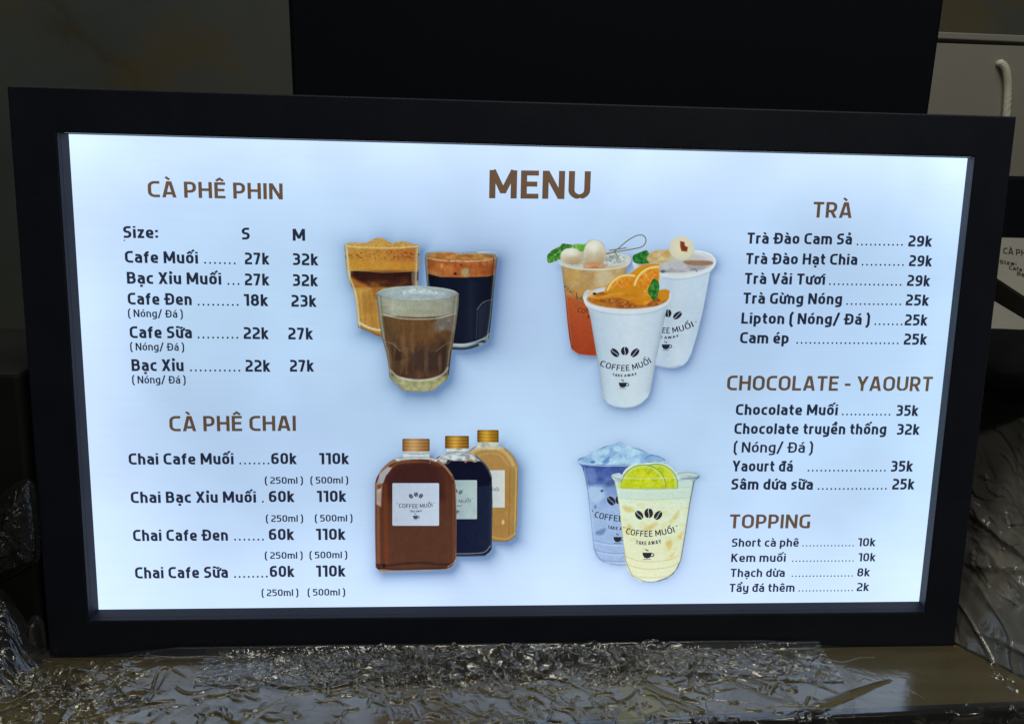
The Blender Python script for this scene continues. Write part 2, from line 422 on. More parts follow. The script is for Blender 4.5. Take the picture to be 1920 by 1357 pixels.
ZOOMS = {'coffee': (620, 420, 1437/360), 'tea': (1000, 420, 1357/370), 'bottle': (680, 780, 1401/320), 'cold': (1060, 800, 1226/280),
         'A': (220, 310, 1486/460), 'B': (220, 750, 1601/460), 'C': (1340, 350, 1809/440), 'D': (1340, 680, 1298/440), 'full': (0, 0, 1.0)}
def zpix(zoom, x, y):
    ox, oy, s = ZOOMS[zoom]; return ox+np.asarray(x, float)/s, oy+np.asarray(y, float)/s

# outlines of every printed drink, traced once and used for its shape and for the tint around it
O = {}
O['foam_glass'] = ('coffee', np.vstack([spline([(100, 152), (150, 136), (215, 140), (275, 138), (310, 115), (370, 102), (420, 120), (455, 143), (500, 131), (560, 132), (610, 148), (664, 154)], 6, False),
    [(664, 200), (660, 330), (655, 470), (640, 560), (600, 800), (400, 852), (350, 838), (290, 808), (205, 772), (190, 610), (178, 540), (164, 480), (138, 440), (120, 380), (108, 260)]]))
O['black_glass'] = ('coffee', np.vstack([spline([(703, 240), (715, 216), (760, 208), (860, 208), (960, 212), (1060, 208), (1170, 206), (1232, 216), (1250, 240)], 6, False),
    [(1244, 300), (1232, 420), (1218, 560), (1204, 700), (1186, 840), (1180, 868), (1130, 905), (1060, 932), (985, 942), (900, 940), (760, 900), (735, 560), (716, 420), (706, 300)]]))
O['milk_glass'] = ('coffee', np.vstack([spline([(340, 520), (372, 494), (470, 472), (560, 465), (648, 462), (750, 468), (860, 482), (930, 500), (960, 524)], 6, False),
    [(957, 600), (940, 740), (922, 860), (905, 960), (893, 1060), (884, 1130), (868, 1165), (765, 1248), (650, 1256), (545, 1248), (440, 1150), (432, 1060), (415, 960), (385, 860), (365, 740), (348, 600)]]))
O['tea_cup'] = ('tea', np.vstack([spline([(176, 272), (195, 255), (300, 225), (420, 212), (560, 205), (640, 212), (672, 235)], 6, False),
    [(668, 262), (640, 300), (600, 500), (560, 860), (480, 905), (400, 906), (310, 895), (262, 862), (246, 780), (232, 660), (218, 500), (204, 380), (194, 300)]]))
O['lychee_cup'] = ('tea', np.vstack([spline([(680, 270), (700, 240), (800, 200), (960, 180), (1100, 178), (1200, 196), (1245, 230), (1256, 268), (1240, 300)], 6, False),
    [(1215, 330), (1190, 470), (1160, 620), (1125, 760), (1085, 890), (1060, 940), (1030, 970), (980, 988), (930, 990), (860, 978), (760, 930), (720, 500), (690, 320)]]))
O['peach_cup'] = ('tea', np.vstack([spline([(340, 505), (350, 472), (375, 452), (400, 455), (460, 440), (560, 430), (680, 425), (800, 430), (900, 440), (940, 462), (947, 505), (925, 545)], 6, False),
    [(912, 600), (880, 760), (850, 900), (822, 1050), (805, 1140), (785, 1190), (745, 1230), (690, 1255), (630, 1263), (560, 1255), (510, 1232), (478, 1190), (465, 1110), (445, 960), (418, 800), (395, 660), (380, 590), (352, 545)]]))
def bottle_outline(shoulder, neck_l, neck_r, neck_top, foot): return np.vstack([shoulder, foot])
O['salt_bottle'] = ('bottle', np.vstack([spline([(100, 548), (112, 510), (150, 440), (210, 380), (270, 345), (328, 330)], 6, False), [(334, 290), (546, 290), (548, 322)],
    spline([(600, 342), (660, 385), (710, 440), (748, 500), (764, 560)], 6, False), [(770, 800), (768, 1180), (740, 1225), (700, 1256), (500, 1266), (300, 1272), (150, 1276), (106, 1238), (100, 900)]]))
O['dark_bottle'] = ('bottle', np.vstack([spline([(590, 360), (620, 330), (660, 312), (688, 305)], 6, False), [(692, 262), (864, 262), (868, 300)],
    spline([(930, 318), (990, 372), (1035, 430), (1060, 490)], 6, False), [(1066, 700), (1060, 1085), (1040, 1115), (1000, 1145), (880, 1148), (720, 1150), (650, 1100), (600, 700)]]))
O['milk_bottle'] = ('bottle', np.vstack([spline([(870, 300), (890, 268), (920, 248), (945, 238)], 6, False), [(948, 212), (1108, 212), (1112, 238)],
    spline([(1160, 252), (1215, 300), (1255, 355), (1276, 410)], 6, False), [(1276, 600), (1268, 850), (1254, 985), (1225, 1005), (1185, 1030), (1100, 1028), (1000, 1020), (900, 900), (880, 500)]]))
O['blue_cup'] = ('cold', np.vstack([spline([(98, 275), (120, 255), (175, 238), (210, 210), (250, 192), (320, 160), (385, 145), (450, 122), (490, 150), (545, 165), (620, 185), (690, 220), (770, 240), (822, 270), (826, 292)], 6, False),
    [(800, 320), (760, 600), (640, 1100), (560, 1128), (450, 1136), (380, 1128), (300, 1104), (250, 1060), (230, 990), (218, 860), (200, 700), (180, 520), (158, 400), (138, 330), (105, 292)]]))
O['lime_cup'] = ('cold', np.vstack([[(372, 400), (385, 384), (440, 374)], spline([(462, 392), (500, 340), (560, 306), (640, 298), (720, 290), (800, 296), (860, 322), (900, 370)], 6, False), [(980, 366), (1070, 372), (1105, 396), (1100, 412)],
    [(1062, 440), (1045, 520), (1022, 640), (1000, 790), (975, 950), (950, 1090), (925, 1150), (885, 1205), (830, 1245), (760, 1268), (690, 1276), (610, 1262), (550, 1230), (512, 1175), (492, 1110), (478, 990), (460, 830), (440, 660), (420, 520), (398, 436)]]))

NXs, NYs = 300, 168
gx = np.linspace(SCR[0]-.0025, SCR[1]+.0025, NXs); gy = np.linspace(SCR[2]-.0025, SCR[3]+.0025, NYs)
GX, GY = np.meshgrid(gx, gy)
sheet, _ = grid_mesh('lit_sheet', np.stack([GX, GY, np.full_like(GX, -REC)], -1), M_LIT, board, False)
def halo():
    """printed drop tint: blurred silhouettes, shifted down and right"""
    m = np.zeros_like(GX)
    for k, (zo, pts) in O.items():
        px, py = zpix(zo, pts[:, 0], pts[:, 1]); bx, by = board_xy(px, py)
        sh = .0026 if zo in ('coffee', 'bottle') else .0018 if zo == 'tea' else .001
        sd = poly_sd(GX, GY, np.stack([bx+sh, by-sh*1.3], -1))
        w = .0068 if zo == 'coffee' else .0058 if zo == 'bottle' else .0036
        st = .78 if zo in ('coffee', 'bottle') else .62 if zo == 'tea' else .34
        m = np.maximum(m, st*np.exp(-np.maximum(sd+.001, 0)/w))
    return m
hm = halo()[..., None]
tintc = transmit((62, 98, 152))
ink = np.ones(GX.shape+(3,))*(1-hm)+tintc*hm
def set_ink(o, rgb):
    at = o.data.color_attributes.new('ink', 'FLOAT_COLOR', 'POINT')
    a4 = np.ones((len(rgb), 4), np.float32); a4[:, :3] = rgb; at.data.foreach_set('color', a4.ravel())
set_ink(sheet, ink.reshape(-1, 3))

# ------------------------------------------------------------------ lettering: a squared, round-cornered sans drawn stroke by stroke
XH = .755
def glyph(ch, w):
    """-> (ink width, [(points, clip_lo, clip_hi)]) ; a point is (x, y) or (x, y, corner radius); cap height 1"""
    h = w/2; T = 1-h; t = XH-h; S = []
    def s(*p, c=None): S.append((p, c))
    D = 'D' if ch == 'Đ' else 'd' if ch == 'đ' else ch
    r1, r2 = .24, .20
    if D == 'C': W = .56; s((W, T), (h, T, r1), (h, h, r1), (W, h))
    elif D == 'G': W = .60; s((W-.02, T), (h, T, r1), (h, h, r1), (W-h, h, .02), (W-h, .50))
    elif D == 'A':
        W = .66; s((h*1.1-.03, -.08), (W/2-h*.35, 1.05), c=(0, 1)); s((W-h*1.1+.03, -.08), (W/2+h*.35, 1.05), c=(0, 1)); s((.16, .26), (W-.16, .26))
    elif D == 'P': W = .57; s((h, 0), (h, T), (W-h, T, .2), (W-h, .40, .2), (h, .40))
    elif D == 'R': W = .60; s((h, 0), (h, T), (W-h-.02, T, .2), (W-h-.02, .42, .2), (h, .42)); s((W*.48, .46), (W-h*.9, -.04), c=(0, .5))
    elif D == 'B':
        W = .60; s((h, .53), (h, T), (W-h-.03, T, .17), (W-h-.03, .53, .15), (h, .53)); s((h, .53), (W-h, .53, .17), (W-h, h, .19), (h, h), (h, .55))
    elif D == 'D':
        W = .64; s((h, h), (h, T), (W-h, T, .26), (W-h, h, .26), (h, h), (h, T))
        if ch == 'Đ': s((-.10, .5), (.34, .5))
    elif D == 'E': W = .52; s((W, T), (h, T), (h, h), (W, h)); s((h, .52), (W-.04, .52))
    elif D == 'F': W = .50; s((W, T), (h, T), (h, 0)); s((h, .50), (W-.05, .50))
    elif D == 'H': W = .64; s((h, 0), (h, 1)); s((W-h, 0), (W-h, 1)); s((h, .52), (W-h, .52))
    elif D == 'I': W = w; s((h, 0), (h, 1))
    elif D == 'K': W = .61; s((h, 0), (h, 1)); s((h, .44), (W-h*.9, 1.04), c=(0, 1)); s((.24, .58), (W-h*.8, -.04), c=(0, 1))
    elif D == 'L': W = .50; s((h, 1), (h, h), (W, h))
    elif D == 'M': W = .80; s((h, 0), (h, 1)); s((W-h, 0), (W-h, 1)); s((h, 1), (W/2, .22)); s((W-h, 1), (W/2, .22)); s((W/2, .18), (W/2, .40))
    elif D == 'N': W = .65; s((h, 0), (h, 1)); s((W-h, 0), (W-h, 1)); s((h*.9, 1.02), (W-h*.9, -.02), c=(0, 1))
    elif D == 'O': W = .66; s((W/2, T), (h, T, r1), (h, h, r1), (W-h, h, r1), (W-h, T, r1), (W/2-.01, T))
    elif D == 'S': W = .54; s((W-.03, T), (h, T, .19), (h, .53, .17), (W-h, .50, .17), (W-h, h, .19), (.02, h))
    elif D == 'T': W = .56; s((0, T), (W, T)); s((W/2, 0), (W/2, T))
    elif D == 'U': W = .64; s((h, 1), (h, h, r1), (W-h, h, r1), (W-h, 1))
    elif D == 'V': W = .63; s((h*.9-.03, 1.06), (W/2, -.03), c=(0, 1)); s((W-h*.9+.03, 1.06), (W/2, -.03), c=(0, 1))
    elif D == 'W': W = .92; [s((x0, 1.03 if k in (0, 1) else 1.0), (x1, -.03), c=(0, 1)) for k, (x0, x1) in enumerate(((h, .26), (W-h, W-.26), (W/2, .26), (W/2, W-.26)))]
    elif D == 'X': W = .62; s((h-.02, -.04), (W-h+.02, 1.04), c=(0, 1)); s((h-.02, 1.04), (W-h+.02, -.04), c=(0, 1))
    elif D == 'Y': W = .60; s((h*.8-.03, 1.06), (W/2, .40), c=(0, 1)); s((W-h*.8+.03, 1.06), (W/2, .40), c=(0, 1)); s((W/2, 0), (W/2, .46))
    elif D == 'a': W = .51; s((.05, t), (W-h, t, .17), (W-h, 0)); s((W-h, .44), (h, .44, .15), (h, h, .15), (W-h, h))
    elif D == 'c': W = .44; s((W, t), (h, t, r2), (h, h, r2), (W, h))
    elif D == 'd':
        W = .53; s((W-h, 0), (W-h, 1)); s((W-h, h), (h, h, r2), (h, t, r2), (W-h, t))
        if ch == 'đ': s((W-.34, .885), (W+.07, .885))
    elif D == 'e': W = .52; s((W-.03, h), (h, h, r2), (h, t, r2), (W-h, t, .18), (W-h, .35, .03), (h, .35))
    elif D == 'f': W = .36; s((W, 1-h), (.06+h, 1-h, .16), (.06+h, 0)); s((0, t), (W-.02, t))
    elif D == 'g': W = .53; s((W-h, XH), (W-h, -.25+h, .17), (.05, -.25+h)); s((W-h, h+.02), (h, h+.02, r2), (h, t, r2), (W-h, t))
    elif D == 'h': W = .52; s((h, 0), (h, 1)); s((h, t), (W-h, t, r2), (W-h, 0))
    elif D == 'i': W = w; s((h, 0), (h, XH)); s((h, .86), (h, 1.0))
    elif D == 'ı': W = w; s((h, 0), (h, XH))
    elif D == 'k': W = .52; s((h, 0), (h, 1)); s((h, .31), (W-h*.9, XH+.03), c=(0, XH)); s((.20, .42), (W-h*.8, -.03), c=(0, XH))
    elif D == 'l': W = w; s((h, 0), (h, 1))
    elif D == 'm': W = .83; s((h, 0), (h, XH)); s((h, t), (W/2, t, .17), (W/2, 0)); s((W/2-.05, t), (W-h, t, r2), (W-h, 0))
    elif D == 'n': W = .52; s((h, 0), (h, XH)); s((h, t), (W-h, t, r2), (W-h, 0))
    elif D == 'o': W = .53; s((W/2, t), (h, t, r2), (h, h, r2), (W-h, h, r2), (W-h, t, r2), (W/2-.01, t))
    elif D == 'p': W = .53; s((h, -.25), (h, XH)); s((h, t), (W-h, t, r2), (W-h, h, r2), (h, h))
    elif D == 'r': W = .34; s((h, 0), (h, XH)); s((h, t), (W, t))
    elif D == 's': W = .44; s((W-.03, t), (h, t, .15), (h, .40, .12), (W-h, .37, .12), (W-h, h, .15), (.02, h))
    elif D == 't': W = .36; s((.06+h, .96), (.06+h, h, .17), (W, h)); s((0, t), (W, t))
    elif D == 'u': W = .52; s((h, XH), (h, h, r2), (W-h, h)); s((W-h, 0), (W-h, XH))
    elif D == 'y': W = .53; s((h, XH), (h, h, r2), (W-h, h)); s((W-h, XH), (W-h, -.25+h, .17), (.05, -.25+h))
    elif D == 'z': W = .45; s((.01, t), (W, t)); s((0, h), (W, h)); s((h*.8, h*.6), (W-h*.8, XH-h*.6), c=(0, XH))
    elif D == '0': W = .56; s((W/2, T), (h, T, .22), (h, h, .22), (W-h, h, .22), (W-h, T, .22), (W/2-.01, T))
    elif D == '1': W = .36; s((0, T), (W-h, T), (W-h, 0))
    elif D == '2': W = .53; s((.03, T), (W-h, T, .19), (W-h, .56, .14), (h, .30, .10), (h, h), (W, h))
    elif D == '3': W = .53; s((.03, T), (W-h-.01, T, .18), (W-h-.01, .53, .14), (.15, .53)); s((.15, .53), (W-h, .53, .15), (W-h, h, .19), (.02, h))
    elif D == '5': W = .53; s((W-.04, T), (h+.01, T), (h+.01, .58), (W-h, .58, .19), (W-h, h, .19), (.02, h))
    elif D == '6': W = .56; s((W-.05, T), (h, T, r1), (h, h, .20), (W-h, h, .20), (W-h, .57, .20), (h, .57))
    elif D == '7': W = .52; s((0, T), (W-h*1.1, T, .02), (W*.34, -.05), c=(0, 1))
    elif D == '8':
        W = .57; s((W/2, T), (h+.02, T, .17), (h+.02, .53, .15), (W-h-.02, .53, .15), (W-h-.02, T, .17), (W/2-.01, T))
        s((W/2, .53), (h, .53, .17), (h, h, .19), (W-h, h, .19), (W-h, .53, .17), (W/2-.01, .53))
    elif D == '9': W = .56; s((.05, h), (W-h, h, r1), (W-h, T, .20), (h, T, .20), (h, .43, .20), (W-h, .43))
    elif D == '.': W = w; s((h, 0), (h, w*1.02))
    elif D == ':': W = w; s((h, .05), (h, .05+w)); s((h, .52), (h, .52+w))
    elif D == '-': W = .32; s((0, .42), (W, .42))
    elif D == '"': W = .16; s((h*.8, 1.0), (h*.8, .78))
    elif D == '/': W = .44; s((h*.5, -.12), (W-h*.5, 1.08))
    elif D == '(': W = .24; s((W, 1.10), (h, .82, .30), (h, .04, .30), (W, -.24))
    elif D == ')': W = .24; s((0, 1.10), (W-h, .82, .30), (W-h, .04, .30), (0, -.24))
    else: W = .30
    return W, S
def marks(base, accents, W, w):
    """strokes of Vietnamese diacritics over (or under) a letter of width W"""
    S = []; cap = base.isupper(); y0 = (1.0 if cap else XH)+.075; c = W/2; k = w*.80
    circ = '\u0302' in accents
    if circ: S.append((((c-.17, y0), (c, y0+.15), (c+.17, y0)), None, k))
    for a in accents:
        dx, dy = (.17, .15) if circ and a != '\u0302' else (0, 0)
        if a == '\u0300': S.append((((c-.15+dx, y0+.19+dy), (c+.03+dx, y0+.02+dy)), None, k))
        if a == '\u0301': S.append((((c+.15+dx, y0+.19+dy), (c-.03+dx, y0+.02+dy)), None, k))
        if a == '\u0309': S.append((((c-.08+dx, y0+.20+dy), (c+.07+dx, y0+.20+dy, .06), (c+.07+dx, y0+.09+dy), (c-.01+dx, y0+.07+dy), (c-.01+dx, y0+.01+dy)), None, k*.85))
        if a == '\u0303': S.append((((c-.19, y0+.02), (c-.17, y0+.13), (c-.06, y0+.13), (c+.06, y0+.04), (c+.17, y0+.04), (c+.19, y0+.15)), None, k*.9))
        if a == '\u031b': S.append((((W-w*.5, XH-w*.45), (W+.06, XH-w*.3, .04), (W+.09, XH+.13)), None, k))
        if a == '\u0323': S.append((((c, -.26), (c, -.26+w)), None, w))
    return S
def ribbon(pts, w, clip):
    """a stroke as quads: [(4 points)] ; corners are rounded by their radius or mitred"""
    P = []
    pts = [tuple(p) for p in pts]
    for i, p in enumerate(pts):
        if len(p) == 3 and 0 < i < len(pts)-1:
            b = np.array(p[:2]); a = np.array(pts[i-1][:2])-b; c = np.array(pts[i+1][:2])-b
            la, lc = np.linalg.norm(a), np.linalg.norm(c); r = p[2]; u, v = a/la, c/lc
            ang = math.acos(max(-1, min(1, float(u@v)))); d = min(r/math.tan(ang/2), la*.98, lc*.98); r = d*math.tan(ang/2)
            cen = b+(u+v)/np.linalg.norm(u+v)*r/math.sin(ang/2)
            p0, p1 = b+u*d, b+v*d; a0 = math.atan2(*(p0-cen)[::-1]); a1 = math.atan2(*(p1-cen)[::-1])
            da = (a1-a0+math.pi) % (2*math.pi)-math.pi; n = max(3, int(abs(da)/.24))
            P += [cen+r*np.array((math.cos(a0+da*k/n), math.sin(a0+da*k/n))) for k in range(n+1)]
        else: P.append(np.array(p[:2], float))
    Pc = [P[0]]
    for p in P[1:]:
        if np.linalg.norm(p-Pc[-1]) > 1e-4: Pc.append(p)
    P = Pc; n = len(P); dirs = [(P[i+1]-P[i])/np.linalg.norm(P[i+1]-P[i]) for i in range(n-1)]
    L = []; Rr = []
    for i in range(n):
        a = dirs[max(i-1, 0)]; b = dirs[min(i, n-2)]; na = np.array((-a[1], a[0])); nb = np.array((-b[1], b[0]))
        m = na+nb; m = m/np.linalg.norm(m); k = min(1/max(float(m@na), .35), 1.9)
        L.append(P[i]+m*k*w/2); Rr.append(P[i]-m*k*w/2)
    quads = [[L[i], Rr[i], Rr[i+1], L[i+1]] for i in range(n-1)]
    if clip:
        out = []
        for qd in quads:
            for lim, sg in ((clip[0], 1), (clip[1], -1)):
                res = []
                for i in range(len(qd)):
                    a, b = qd[i], qd[(i+1) % len(qd)]; fa, fb = sg*(a[1]-lim), sg*(b[1]-lim)
                    if fa >= 0: res.append(a)
                    if fa*fb < 0: res.append(a+(b-a)*fa/(fa-fb))
                qd = res
                if len(qd) < 3: break
            if len(qd) >= 3: out.append(qd)
        quads = out
    return quads
def layout(text, w, track=.11):
    """-> list of (polygon) in em units, total width"""
    x = 0; polys = []; first = True
    for ch in text:
        if ch == ' ': x += .26; continue
        if ch in 'Đđ': base, acc = ch, ''
        else:
            dcm = unicodedata.normalize('NFD', ch); base, acc = dcm[0], dcm[1:]
        gch = 'ı' if base == 'i' and acc and acc != '\u0323' else base
        W, S = glyph(gch, w)
        if ch == 'Đ' and not first: x += .06
        for st in [(p, c, w) for p, c in S]+marks(base, acc, W, w):
            polys.append([[np.array((q[0]+x, q[1])) for q in qd] for qd in ribbon(st[0], st[2], st[1])])
        x += W+track; first = False
    return polys, x-track
def poly_object(name, strokes, warp, mat, parent, zoff):
    """strokes: list of lists of polygons in the plane of the warp; each stroke sits a hair in front of the last"""
    V = []; Fc = []
    allp = [np.array(p) for st in strokes for p in st]
    lens = [len(p) for p in allp]; sid = [k for k, st in enumerate(strokes) for p in st]
    pts = np.vstack(allp); bx, by = warp(pts[:, 0], pts[:, 1])
    zz = np.concatenate([np.full(l, -REC+zoff+2e-6*s_) for l, s_ in zip(lens, sid)])
    i = 0
    for l in lens: Fc.append(list(range(i, i+l))); i += l
    o = mesh(name, np.stack([bx, by, zz], -1), Fc, mat, parent)
    bm = bmesh.new(); bm.from_mesh(o.data)
    for f in bm.faces:
        f.normal_update()
        if f.normal.z < 0: f.normal_flip()
    bm.to_mesh(o.data); bm.free()
    return o
def text(name, s, zoom, x0, yb0, x1, yb1, cap, mat, parent, w=.150, zoff=.0002, track=.11):
    st, W = layout(s, w, track)
    (ax, bx_), (ay, by_) = board_xy(*zpix(zoom, [x0, x1], [yb0, yb1]))
    _, cy = board_xy(*zpix(zoom, [x0, x0], [yb0, yb0-cap])); ch = abs(cy[1]-cy[0])
    def warp(u, v):
        f = u/W; return ax+(bx_-ax)*f, ay+(by_-ay)*f+v*ch
    return poly_object(name, st, warp, mat, parent, zoff)
def dots(name, n, zoom, x0, x1, y0, y1, cap, parent, size=.155, mat=None):
    (ax, bx_), (ay, by_) = board_xy(*zpix(zoom, [x0, x1], [y0, y1]))
    _, cy = board_xy(*zpix(zoom, [x0, x0], [y0, y0-cap])); d = abs(cy[1]-cy[0])*size
    st = []
    for k in range(n):
        f = k/max(n-1, 1); cx, cyy = ax+d/2+(bx_-ax-d)*f, ay+(by_-ay)*f+d/2
        st.append([[(cx+d*.56*math.cos(t_), cyy+d*.56*math.sin(t_)) for t_ in np.arange(8)*math.pi/4+.39]])
    return poly_object(name, st, lambda u, v: (u, v), mat or M_INK, parent, .0002)

def heading(s, zoom, x0, y0, x1, y1, cap, w=.165):
    o = text('heading', s, zoom, x0, y0, x1, y1, cap, M_BROWN, board, w); o['label'] = f'brown heading reading {s}'; return o
heading('MENU', 'full', 917, 372, 1106, 374, 53, .18)
heading('CÀ PHÊ PHIN', 'A', 187, 193, 1003, 208, 98)
heading('CÀ PHÊ CHAI', 'B', 342, 203, 1166, 200, 100)
heading('TRÀ', 'C', 754, 239, 1053, 243, 122)
heading('CHOCOLATE - YAOURT', 'D', 66, 152, 1199, 157, 82)
heading('TOPPING', 'D', 80, 914, 525, 914, 77)

def item(zoom, cap, name, dot=None, prices=(), w=.190, sizes=()):
    """one line of the menu: the words, the dotted leader, the prices"""
    s, x0, y0, x1, y1 = name
    o = text('item_line', s, zoom, x0, y0, x1, y1, cap, M_INK, board, w)
    if dot: n, a0, a1, b0, b1 = dot; dots('dotted_leader', n, zoom, a0, a1, b0, b1, cap, o)
    for s, a0, b0, a1, b1 in prices: text('price', s, zoom, a0, b0, a1, b1, cap, M_INK, o, w)
    for s, a0, b0, a1, b1, c in sizes: text('size_note', s, zoom, a0, b0, a1, b1, c, M_INK, o, .160)
    return o
item('A', 72, ('Size:', 38, 440, 248, 443), None, [('S', 755, 450, 803, 450), ('M', 1063, 457, 1138, 458)])
dots('ink_speck', 1, 'A', 39, 47, 459, 459, 72, board, .11)
item('A', 72, ('Cafe Muối', 48, 590, 490, 596), (7, 527, 717, 596, 600), [('27k', 773, 600, 922, 602), ('32k', 1063, 604, 1218, 607)])
item('A', 72, ('Bạc Xỉu Muối', 60, 717, 631, 723), (3, 668, 740, 724, 725), [('27k', 773, 727, 922, 728), ('32k', 1063, 731, 1216, 733)])
item('A', 72, ('Cafe Đen', 65, 843, 452, 847), (9, 487, 735, 849, 851), [('18k', 768, 851, 915, 853), ('23k', 1055, 856, 1207, 858)], sizes=[('( Nóng/ Đá )', 66, 918, 398, 923, 46)])
item('A', 72, ('Cafe Sữa', 77, 1046, 453, 1047), (9, 487, 733, 1048, 1049), [('22k', 766, 1051, 918, 1053), ('27k', 1036, 1054, 1186, 1055)], sizes=[('( Nóng/ Đá )', 79, 1120, 406, 1123, 46)])
item('A', 72, ('Bạc Xỉu', 88, 1245, 403, 1246), (11, 441, 745, 1247, 1248), [('22k', 777, 1249, 928, 1250), ('27k', 1046, 1249, 1192, 1249)], sizes=[('( Nóng/ Đá )', 91, 1320, 415, 1321, 46)])
item('B', 74, ('Chai Cafe Muối', 76, 420, 760, 418), (7, 797, 993, 418, 418), [('60k', 1005, 418, 1172, 417), ('110k', 1318, 418, 1513, 417)], sizes=[('( 250ml )', 963, 545, 1212, 544, 44), ('( 500ml )', 1260, 544, 1507, 542, 44)])
item('B', 74, ('Chai Bạc Xỉu Muối', 90, 670, 906, 667), (1, 944, 959, 667, 667), [('60k', 990, 665, 1157, 664), ('110k', 1303, 664, 1495, 662)], sizes=[('( 250ml )', 970, 793, 1213, 792, 44), ('( 500ml )', 1289, 791, 1535, 790, 44)])
item('B', 74, ('Chai Cafe Đen', 105, 918, 723, 915), (7, 763, 957, 914, 914), [('60k', 990, 912, 1155, 911), ('110k', 1297, 911, 1490, 910)], sizes=[('( 250ml )', 963, 1034, 1210, 1032, 44), ('( 500ml )', 1254, 1031, 1501, 1029, 44)])
item('B', 74, ('Chai Cafe Sữa', 118, 1162, 723, 1157), (8, 763, 982, 1157, 1155), [('60k', 996, 1153, 1157, 1152), ('110k', 1297, 1151, 1490, 1149)], sizes=[('( 250ml )', 942, 1277, 1182, 1275, 44), ('( 500ml )', 1242, 1274, 1487, 1272, 44)])
item('C', 86, ('Trà Đào Cam Sả', 248, 440, 1055, 447), (11, 1093, 1448, 453, 456), [('29k', 1490, 461, 1672, 464)])
item('C', 86, ('Trà Đào Hạt Chia', 238, 597, 1096, 604), (10, 1132, 1456, 608, 611), [('29k', 1495, 613, 1672, 616)])
item('C', 86, ('Trà Vải Tươi', 228, 750, 847, 757), (17, 880, 1437, 758, 764), [('29k', 1480, 765, 1657, 769)])
item('C', 86, ('Trà Gừng Nóng', 217, 902, 978, 908), (13, 1013, 1435, 911, 914), [('25k', 1470, 915, 1648, 919)])
item('C', 86, ('Lipton ( Nóng/ Đá )', 203, 1056, 1192, 1065), (7, 1230, 1445, 1066, 1068), [('25k', 1462, 1069, 1636, 1071)])
item('C', 86, ('Cam ép', 193, 1206, 567, 1210), (24, 628, 1415, 1210, 1214), [('25k', 1455, 1217, 1633, 1219)])
item('D', 60, ('Chocolate Muối', 115, 288, 678, 290), (12, 703, 970, 290, 291), [('35k', 1002, 293, 1124, 294)])
item('D', 60, ('Chocolate truyền thống', 107, 393, 946, 396), None, [('32k', 1005, 397, 1131, 398)], sizes=[('( Nóng/ Đá )', 103, 495, 541, 497, 58)])
item('D', 60, ('Yaourt đá', 97, 600, 430, 601), (19, 513, 945, 600, 600), [('35k', 972, 601, 1094, 601)])
item('D', 60, ('Sâm dứa sữa', 90, 700, 541, 701), (17, 569, 950, 701, 700), [('25k', 980, 700, 1102, 700)])
item('D', 46, ('Short cà phê', 93, 1016, 463, 1015), (15, 484, 768, 1014, 1013), [('10k', 790, 1014, 888, 1013)], .172)
item('D', 46, ('Kem muối', 90, 1100, 391, 1099), (18, 427, 768, 1099, 1097), [('10k', 792, 1097, 888, 1096)], .172)
item('D', 46, ('Thạch dừa', 86, 1183, 386, 1182), (18, 425, 763, 1182, 1180), [('8k', 786, 1180, 857, 1179)], .172)
item('D', 46, ('Tẩy đá thêm', 80, 1266, 440, 1264), (16, 463, 763, 1263, 1261), [('2k', 784, 1261, 852, 1260)], .172)

# ------------------------------------------------------------------ the printed drinks: a small painter working on a fine grid
class Paint:
    def __init__(s, X, Y): s.X, s.Y = X, Y; s.c = np.zeros(X.shape+(3,))
    def base(s, col): s.c[:] = col; return s
    def over(s, m, col):
        m = np.clip(m, 0, 1)[..., None]
        s.c = s.c*(1-m)+(np.asarray(col, float) if not callable(col) else col())*m; return s
    def soft(s, sd, w=4.0): return np.clip(.5-sd/w, 0, 1)
    def poly(s, pts, col, w=4.0, a=1.0): return s.over(a*s.soft(poly_sd(s.X, s.Y, pts), w), col)
    def blob(s, pts, col, w=4.0, a=1.0, n=6): return s.poly(spline(pts, n), col, w, a)
    def line(s, pts, col, width=4.0, a=1.0, w=4.0): return s.over(.88*a*s.soft(line_d(s.X, s.Y, pts)-width/2, w), col)
    def curve(s, pts, col, width=4.0, a=1.0, w=4.0): return s.line(spline(pts, 8, False), col, width, a, w)
    def ell(s, cx, cy, rx, ry, col, rot=0, w=4.0, a=1.0):
        return s.over(a*s.soft(s.ell_d(cx, cy, rx, ry, rot), w), col)
    def ell_d(s, cx, cy, rx, ry, rot=0):
        c, n = math.cos(math.radians(rot)), math.sin(math.radians(rot)); x, y = s.X-cx, s.Y-cy
        u, v = (x*c+y*n)/rx, (-x*n+y*c)/ry; return (np.sqrt(u*u+v*v)-1)*min(rx, ry)
    def n(s, sx, sy, seed, oct=4): return fbm(s.X/sx, s.Y/sy, seed, oct)
    def band(s, y0, y1, w=6.0, bend=0.0, xc=0, xr=1):
        yy = s.Y-bend*np.sqrt(np.clip(1-((s.X-xc)/xr)**2, 0, 1)); return np.clip(.5+(yy-y0)/w, 0, 1)*np.clip(.5-(yy-y1)/w, 0, 1)
    def mix(s, fac, a, b):
        f = np.clip(fac, 0, 1)[..., None]; return np.asarray(a, float)*(1-f)+np.asarray(b, float)*f
    def grain(s, amt, seed, sx=7, sy=7):
        s.c = s.c*(1+amt*(s.n(sx, sy, seed, 3)[..., None]-.5)*2); return s
